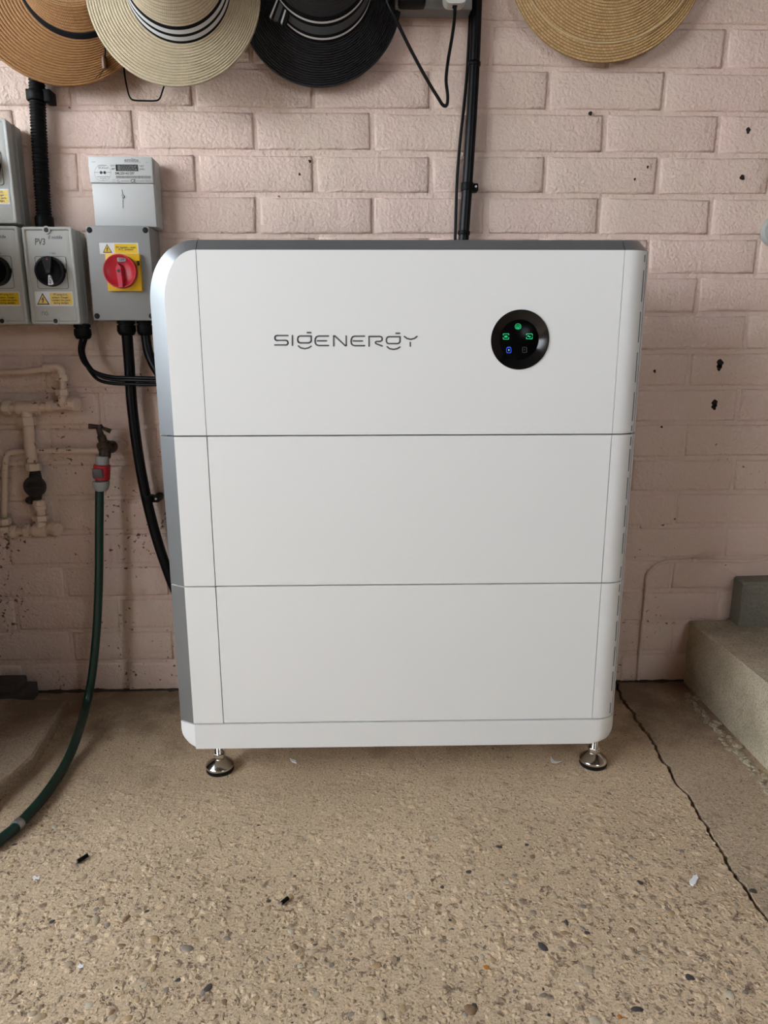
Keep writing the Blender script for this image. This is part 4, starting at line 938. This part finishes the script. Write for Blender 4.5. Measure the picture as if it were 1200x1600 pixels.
# stop valve
p = W(55.5, 760, YP)
sv = MB().lathe([(.009, -.032), (.0115, -.026), (.0135, -.014), (.0135, .014), (.0115, .024), (.010, .032)], p, (.09, 0, 1), n=16).build('stop_valve', M['valve'], pw)
MB().lathe([(.011, 0), (.012, .012), (.019, .014), (.0215, .017), (.0215, .026), (.019, .029), (.012, .0285), (.010, .026), (.0005, .026)], (W(55, 760, YP-.03).x, p.y-.010, W(55, 760, YP-.03).z), (0, -1, 0), n=22).build('valve_wheel', M['valve'], sv)
p = W(55, 760, YP-.035)
MB().box((p.x-.017, YP-.0375, p.z+.0025), (p.x+.017, YP-.0395, p.z-.0025), bev=.0005).build('wheel_bar', M['valve'], sv)
q = W(47, 782, YP); MB().lathe([(.006, -.008), (.0075, -.006), (.0075, .006), (.006, .008)], q, (.7, -.7, 0), n=12).build('drain_cock', M['valve'], sv)
nut(61.5, 785, .0115, .012, n=10); nut(62.5, 793, .0105, .010, n=14, name='collar'); pipe(((62, 788), (64.5, 812)), .0092); nut(64, 809, .0150, .012); 
pipe(((-25, 834), (20, 831), (48, 829), (84, 827)), .0088); nut(22, 831, .012, .012, X_, 12); nut(43, 829.5, .012, .012, X_, 12); MB().tube([W(64.5, 814, YP), W(63.5, 828, YP)], .0115, n=14, smooth=False).build('tee', M['pipe_paint'], pw); nut(63, 828.5, .0122, .026, X_, 16, 'tee')
p = W(86, 826.5, YP); MB().lathe([(.0120, -.012), (.0145, -.009), (.0145, .007), (.012, .010), (.005, .0105)], p, (.9, -.4, -.15), n=8).build('end_cap', M['pipe_paint'], pw, angle=30)
MB().tube([W(a, b, -.017) for a, b in ((158, 704), (120, 704), (80, 704.5), (40, 705.5), (22, 706.5), (12, 711), (8.5, 722), (7.5, 745), (7, 780), (6.5, 812))], .0062, n=12, sub=6).build('pipe', M['pipe_paint'], pw)
nut(7, 815, .0110, .014); nut(7, 829, .0120, .020, n=12, name='tee')

tap = thing('garden_tap', 'old dark brass tap with a cross bar handle above the hose connector', 'tap', (-.53, 0, .53))
tp = W(164, 700, -.055)
MB().prism([(W(a, b, -.002).x, W(a, b, -.002).z) for a, b in ((164, 690), (176, 682), (190, 684), (199, 692), (197, 702), (186, 708), (170, 712))], 'y', .004, -.006).build('wall_patch', M['paint'], tap)
MB().tube([Vector((W(172, 699, -.01).x, -.004, W(172, 699, -.01).z)), Vector((tp.x+.004, -.03, tp.z)), Vector((tp.x, -.05, tp.z-.002)), Vector((tp.x-.001, -.058, tp.z-.018))], lambda L: .0128-.02*min(L, .1), n=14).build('spout', M['brass'], tap)
MB().lathe([(.0135, 0), (.0145, .003), (.0145, .014), (.012, .018), (.0085, .020), (.0085, .030), (.0065, .033), (.0052, .052)], (tp.x-.0005, -.048, tp.z-.006), (-.20, -.12, 1), n=10).build('bonnet', M['brass'], tap, angle=28)
h0, h1, hm = W(138, 666, -.062), W(173, 674, -.05), W(156, 667, -.056)
hb = MB(); hb.tube([h0, h0.lerp(hm, .5), hm, hm.lerp(h1, .5), h1], lambda L: .0030+.0022*abs(math.cos(PI*min(L, .05)/.05)), n=10)
hb.lathe([(.006, -.004), (.0065, 0), (.005, .004)], hm, (-.2, -.12, 1), n=12)
hb.build('handle', M['brass'], tap)

YH = -.060
hs = thing('garden_hose', 'dark green garden hose hanging from the tap and lying on the floor', 'hose', (-.55, -.2, 0))
def hring(px_, pya, pyb, ra, rb_, mt, name, n=20):
    a, b = W(px_, pya, YH), W(px_-.5, pyb, YH)
    return MB().lathe([(ra*.94, 0), (ra, .001), (rb_, (a-b).length-.001), (rb_*.94, (a-b).length)], a, (b-a), n=n).build(name, mt, hs)
hring(160, 712, 726, .0125, .0130, M['hose_grey'], 'tap_adapter')
cn = hring(159.5, 726, 749, .0162, .0156, M['hose_red'], 'quick_connector')
p = W(158.5, 738, YH); MB().box((p.x-.0125, YH-.0175, p.z-.0095), (p.x+.0085, YH-.008, p.z+.0100), bev=.002).build('grip_pad', M['hose_dark'], cn)
hring(159, 748, 753, .0120, .0120, M['hose_dark'], 'connector_neck')
a = W(157.5, 752, YH); MB().lathe([(.0158, 0), (.0165, .002), (.0160, .008), (.0130, .017), (.0105, .0195)], a, (0, 0, -1), n=22).build('hose_nut', M['hose_grey'], hs)
HP = [W(155.5, 766, YH), W(155, 830, -.062), W(154.5, 900, -.066), W(151.5, 975, -.073), W(144.5, 1050, -.087), W(134, 1105, -.112), G(120, 1152, .022), G(101, 1196, .0105), G(72, 1240, .0095), G(40, 1277, .0095), G(12, 1303, .0095), G(-40, 1335, .0095), Vector((-.68, -.58, .0095)), Vector((-.80, -.70, .0095)), Vector((-1.0, -.82, .0095)), Vector((-1.25, -.86, .0095)), Vector((-1.5, -.95, .0095))]
MB().tube(HP, .0086, n=18, sub=10).build('hose', M['hose'], hs)
p = G(28, 1289, .0095); d = (G(12, 1303, .0095)-G(40, 1277, .0095)).normalized()
MB().lathe([(.0096, -.006), (.0101, -.005), (.0101, .005), (.0096, .006)], p, d, n=20).build('hose_clip', M['steel'], hs)

# ------------------------------------------------------------------ hats on the wall
def hat(name, label, cx, cz, A, B, a, b, ccx, ccz, ych, mt, crown_h=.10, lift=.0, ybrim=-.018, yrise=-.05, rings=22, wave=(0, 0, 0), nu=168, pinch=0.0, tilt=0.0, droop=.0, amp=.0020):
    """brim outline = ellipse A x B round (cx,cz); crown foot = ellipse a x b round (ccx,ccz) standing off the wall; braid ridges are real"""
    root = thing(name, label, 'hat', (cx, 0, cz), group='straw hats hung along the wall')
    def brim(t, th):
        x = (cx+A*math.cos(th))*t + (ccx+a*math.cos(th))*(1-t); z = (cz+B*math.sin(th))*t + (ccz+b*math.sin(th))*(1-t)
        wv = wave[0]*math.sin(wave[1]*th+wave[2])*t*t
        y = ybrim*t + yrise*(1-t) + droop*math.sin(PI*t)*.5 + wv
        return Vector((x, y + tilt*(z-cz)*t, z))
    mb = MB(); sub = 6; R = []; us = []
    for i in range(rings*sub+1):
        t = i/(rings*sub); ph = (i % sub)/sub
        ridge = -amp*math.sin(PI*ph)**.6 if i < rings*sub else 0
        R.append([brim(t, 2*PI*j/nu)+Vector((0, ridge, 0)) for j in range(nu)]); us.append(t*rings)
    R.append([p+Vector((0, .0022, 0)) for p in R[-1]]); us.append(us[-1]+.2)
    R.append([brim(.97, 2*PI*j/nu)+Vector((0, .0028, 0)) for j in range(nu)]); us.append(us[-1])
    mb.loft(R, cap0=False, cap1=False, uvscale=us); br = mb.build('brim', M[mt], root, angle=75)
    cr = MB(); R = []; us = []; cs = 16; L = 0
    for i in range(cs*sub+1):
        t = i/(cs*sub); ph = (i % sub)/sub
        prof = (1-.10*t*1.0) if t < .62 else (.938*math.cos((t-.62)/.38*PI/2*.985)**.55)
        h = crown_h*(t/.62*.80 if t < .62 else .80+.20*math.sin((t-.62)/.38*PI/2))
        ridge = 1+.006*math.sin(PI*ph)**.6
        row = []
        for j in range(nu):
            th = 2*PI*j/nu
            x = ccx+a*prof*ridge*math.cos(th); z = ccz+b*prof*ridge*math.sin(th)+lift*h
            y = yrise-h + pinch*h*max(0, 1-abs(x-ccx)/(a*.5))*max(0, t-.5)
            row.append(Vector((x, y + ych*t*0, z)))
        R.append(row); us.append(t*cs)
    cr.loft(R, cap0=False, cap1=True, uvscale=us); c_ = cr.build('crown', M[mt], root, angle=75)
    return root, brim, (ccx, ccz, a, b, yrise, crown_h, lift)
def band(root, info, h0, h1, mt, name='ribbon', k=1.012, nu=96, parent=None):
    ccx, ccz, a, b, yr, ch, lf = info
    def at(h, kk): 
        t = min(.62, h/ch/.80*.62); pr = 1-.10*t
        return [Vector((ccx+a*pr*kk*math.cos(2*PI*j/nu), yr-h, ccz+b*pr*kk*math.sin(2*PI*j/nu)+lf*h)) for j in range(nu)]
    return MB().loft([at(h0, .99), at(h0, k), at(h1, k), at(h1, .99)], cap0=False, cap1=False).build(name, mt, parent or root, angle=40)

# tan hat with black cord
r, br, inf = hat('straw_hat', 'tan straw hat with a thin black cord and a wooden bead, at top left', -.522, 1.387, .176, .170, .101, .100, -.483, 1.383, 0, 'straw_tan', crown_h=.040, lift=.9, ybrim=-.050, yrise=-.074, rings=18, wave=(.004, 3, .6))
cd = band(r, inf, .002, .0075, M['rib_black'], 'cord', 1.03)
c0 = W(165, 58, -.062)
MB().tube([W(160, 54, -.082), W(164, 62, -.080), W(164.5, 78, -.074), W(163.5, 92, -.068)], .0016, n=8).build('cord_end', M['rib_black'], r)
p = W(163.5, 98, -.066); bd = MB().lathe([(.0015, .012), (.0045, .009), (.0050, .004), (.0056, -.003), (.0045, -.010), (.0015, -.012)], p, (0, 0, 1), n=14).build('bead', M['bead'], r)
for dx in (-8, -3): MB().tube([W(162, 108, -.066), W(160+dx*.5, 115, -.064), W(157+dx, 122, -.062)], .0005, n=6).build('cord_tassel', M['rib_black'], r)
# cream hat with striped ribbon
r, br, inf = hat('straw_hat', 'cream straw hat with a black and white striped ribbon', -.309, 1.340, .147, .146, .086, .087, -.2954, 1.343, 0, 'straw_cream', crown_h=.12, lift=.55, ybrim=-.118, yrise=-.135, rings=15, wave=(.004, 2, 1.0))
hh = 0.001
for i, m_ in enumerate(('rib_black', 'rib_white', 'rib_black', 'rib_white', 'rib_black')):
    w_ = .0042 if m_ == 'rib_black' else .0062
    band(r, inf, hh, hh+w_, M[m_], 'ribbon_stripe', 1.02); hh += w_
# black hat with striped ribbon and knot
r, br, inf = hat('straw_hat', 'black straw hat with a grey striped ribbon beside the socket', -.0665, 1.378, .150, .154, .0885, .088, -.0607, 1.3735, 0, 'straw_black', crown_h=.12, lift=.55, ybrim=-.030, yrise=-.065, rings=18, wave=(.006, 2, .3))
hh = 0.0
for m_, w_ in (('rib_black', .0062), ('rib_white', .0032), ('rib_black', .005), ('rib_grey', .0125), ('rib_black', .005), ('rib_white', .0032), ('rib_black', .006)):
    band(r, inf, hh, hh+w_, M[m_], 'ribbon_stripe', 1.02); hh += w_
q0 = W(424, 34, -.098); 
for k_, (m_, w_) in enumerate((('rib_black', 9), ('rib_white', 2.4), ('rib_black', 4), ('rib_grey', 7), ('rib_black', 4), ('rib_white', 2.4), ('rib_black', 6))):
    xs_ = 413 + sum(z[1] for z in (('', 9), ('', 2.4), ('', 4), ('', 7), ('', 4), ('', 2.4), ('', 6))[:k_])
    a0, a1 = W(xs_+12, -8, -.098), W(xs_+12+w_, -6, -.098); b0, b1 = W(xs_-1, 24+k_*2.2, -.088), W(xs_-1+w_, 24+(k_+1)*2.2, -.088)
    mbk = MB(); mbk.loft([[a0, a1, b1, b0], [v+Vector((0, .006, 0)) for v in (a0, a1, b1, b0)]]); mbk.build('ribbon_knot', M[m_], r, smooth=False)
# natural straw hat on the right
r, br, inf = hat('straw_hat', 'natural coarse straw hat with a light braid line, alone at top right', 0.4578, 1.4573, .186, .186, .100, .098, .462, 1.472, 0, 'straw_natural', crown_h=.09, lift=.35, ybrim=-.028, yrise=-.050, amp=.0009, rings=22, wave=(.004, 2, 0))
MB().tube([br(.80, 2*PI*j/96)+Vector((0, -.0022, .004+.010*max(0, -math.sin(2*PI*j/96))-.004)) for j in range(97)], .0021, n=8, smooth=False).build('braid_edge', M['straw_light'], r)

# ------------------------------------------------------------------ litter on the floor
def chip(name, label, cat, pts, z, th, mt, bend=0.0):
    n = len(pts); P = [G(*p) for p in pts]; cx = sum(p.x for p in P)/n; cyv = sum(p.y for p in P)/n; base = hgt(cx, cyv)+z
    f = lambda p, up: (p.x, p.y, base+up+bend*((p.x-cx)**2+(p.y-cyv)**2))
    o = MB().loft([[f(p, 0) for p in P], [f(p, th) for p in P]]).build(name, mt, None, angle=30)
    return tag(o, label, cat)
chip('plastic_scrap', 'small white bow-shaped plastic scrap on the floor at right', 'scrap', ((1079, 1384), (1077, 1379), (1081, 1375), (1083, 1371), (1088, 1370), (1091, 1374), (1088, 1379), (1087, 1384), (1083, 1386)), .001, .003, M['paper'])
chip('paper_sliver', 'curled sliver of white paper on the floor by the right foot', 'scrap', ((860, 1184), (862, 1186), (866, 1190), (872, 1191.5), (879, 1192), (870, 1194.5), (862, 1193.5), (860, 1190)), .001, .0008, M['paper'], bend=12)
chip('paper_scrap', 'tiny pale scrap on the floor under the cabinet near its left foot', 'scrap', ((453, 1187), (462, 1190), (463, 1194), (456, 1192)), .001, .002, M['paper'])
for lab, pts, mt in (('short black cable offcut on the floor at left', ((121, 1346), (137, 1336)), M['black_plastic']), ('short black cable offcut on the floor near the middle', ((440, 1411), (450, 1403)), M['black_plastic'])):
    a, b = G(*pts[0], .0035), G(*pts[1], .0035); L = (b-a).length
    t = thing('cable_offcut', lab, 'offcut', ((a.x+b.x)/2, (a.y+b.y)/2, 0), group='cable offcuts on the floor')
    MB().lathe([(.0027, 0), (.0030, .0004), (.0030, L-.0004), (.0027, L)], a, b-a, n=10).build('sheath', mt, t)
    MB().lathe([(.0014, -.0012), (.0014, .0002)], a, b-a, n=8).build('core', M['steel'], t)
for lab, pts in (('white paint crumb on the floor at the left', ((51, 1372), (55, 1369), (58, 1372), (62, 1370), (61, 1375), (56, 1374), (53, 1378))), ('white paint flake on the floor near the bottom left pebbles', ((121, 1511), (125, 1506), (128, 1509), (131, 1507), (130, 1512), (125, 1514)))):
    chip('paint_flake', lab, 'flake', pts, .0004, .0008, M['paper'])
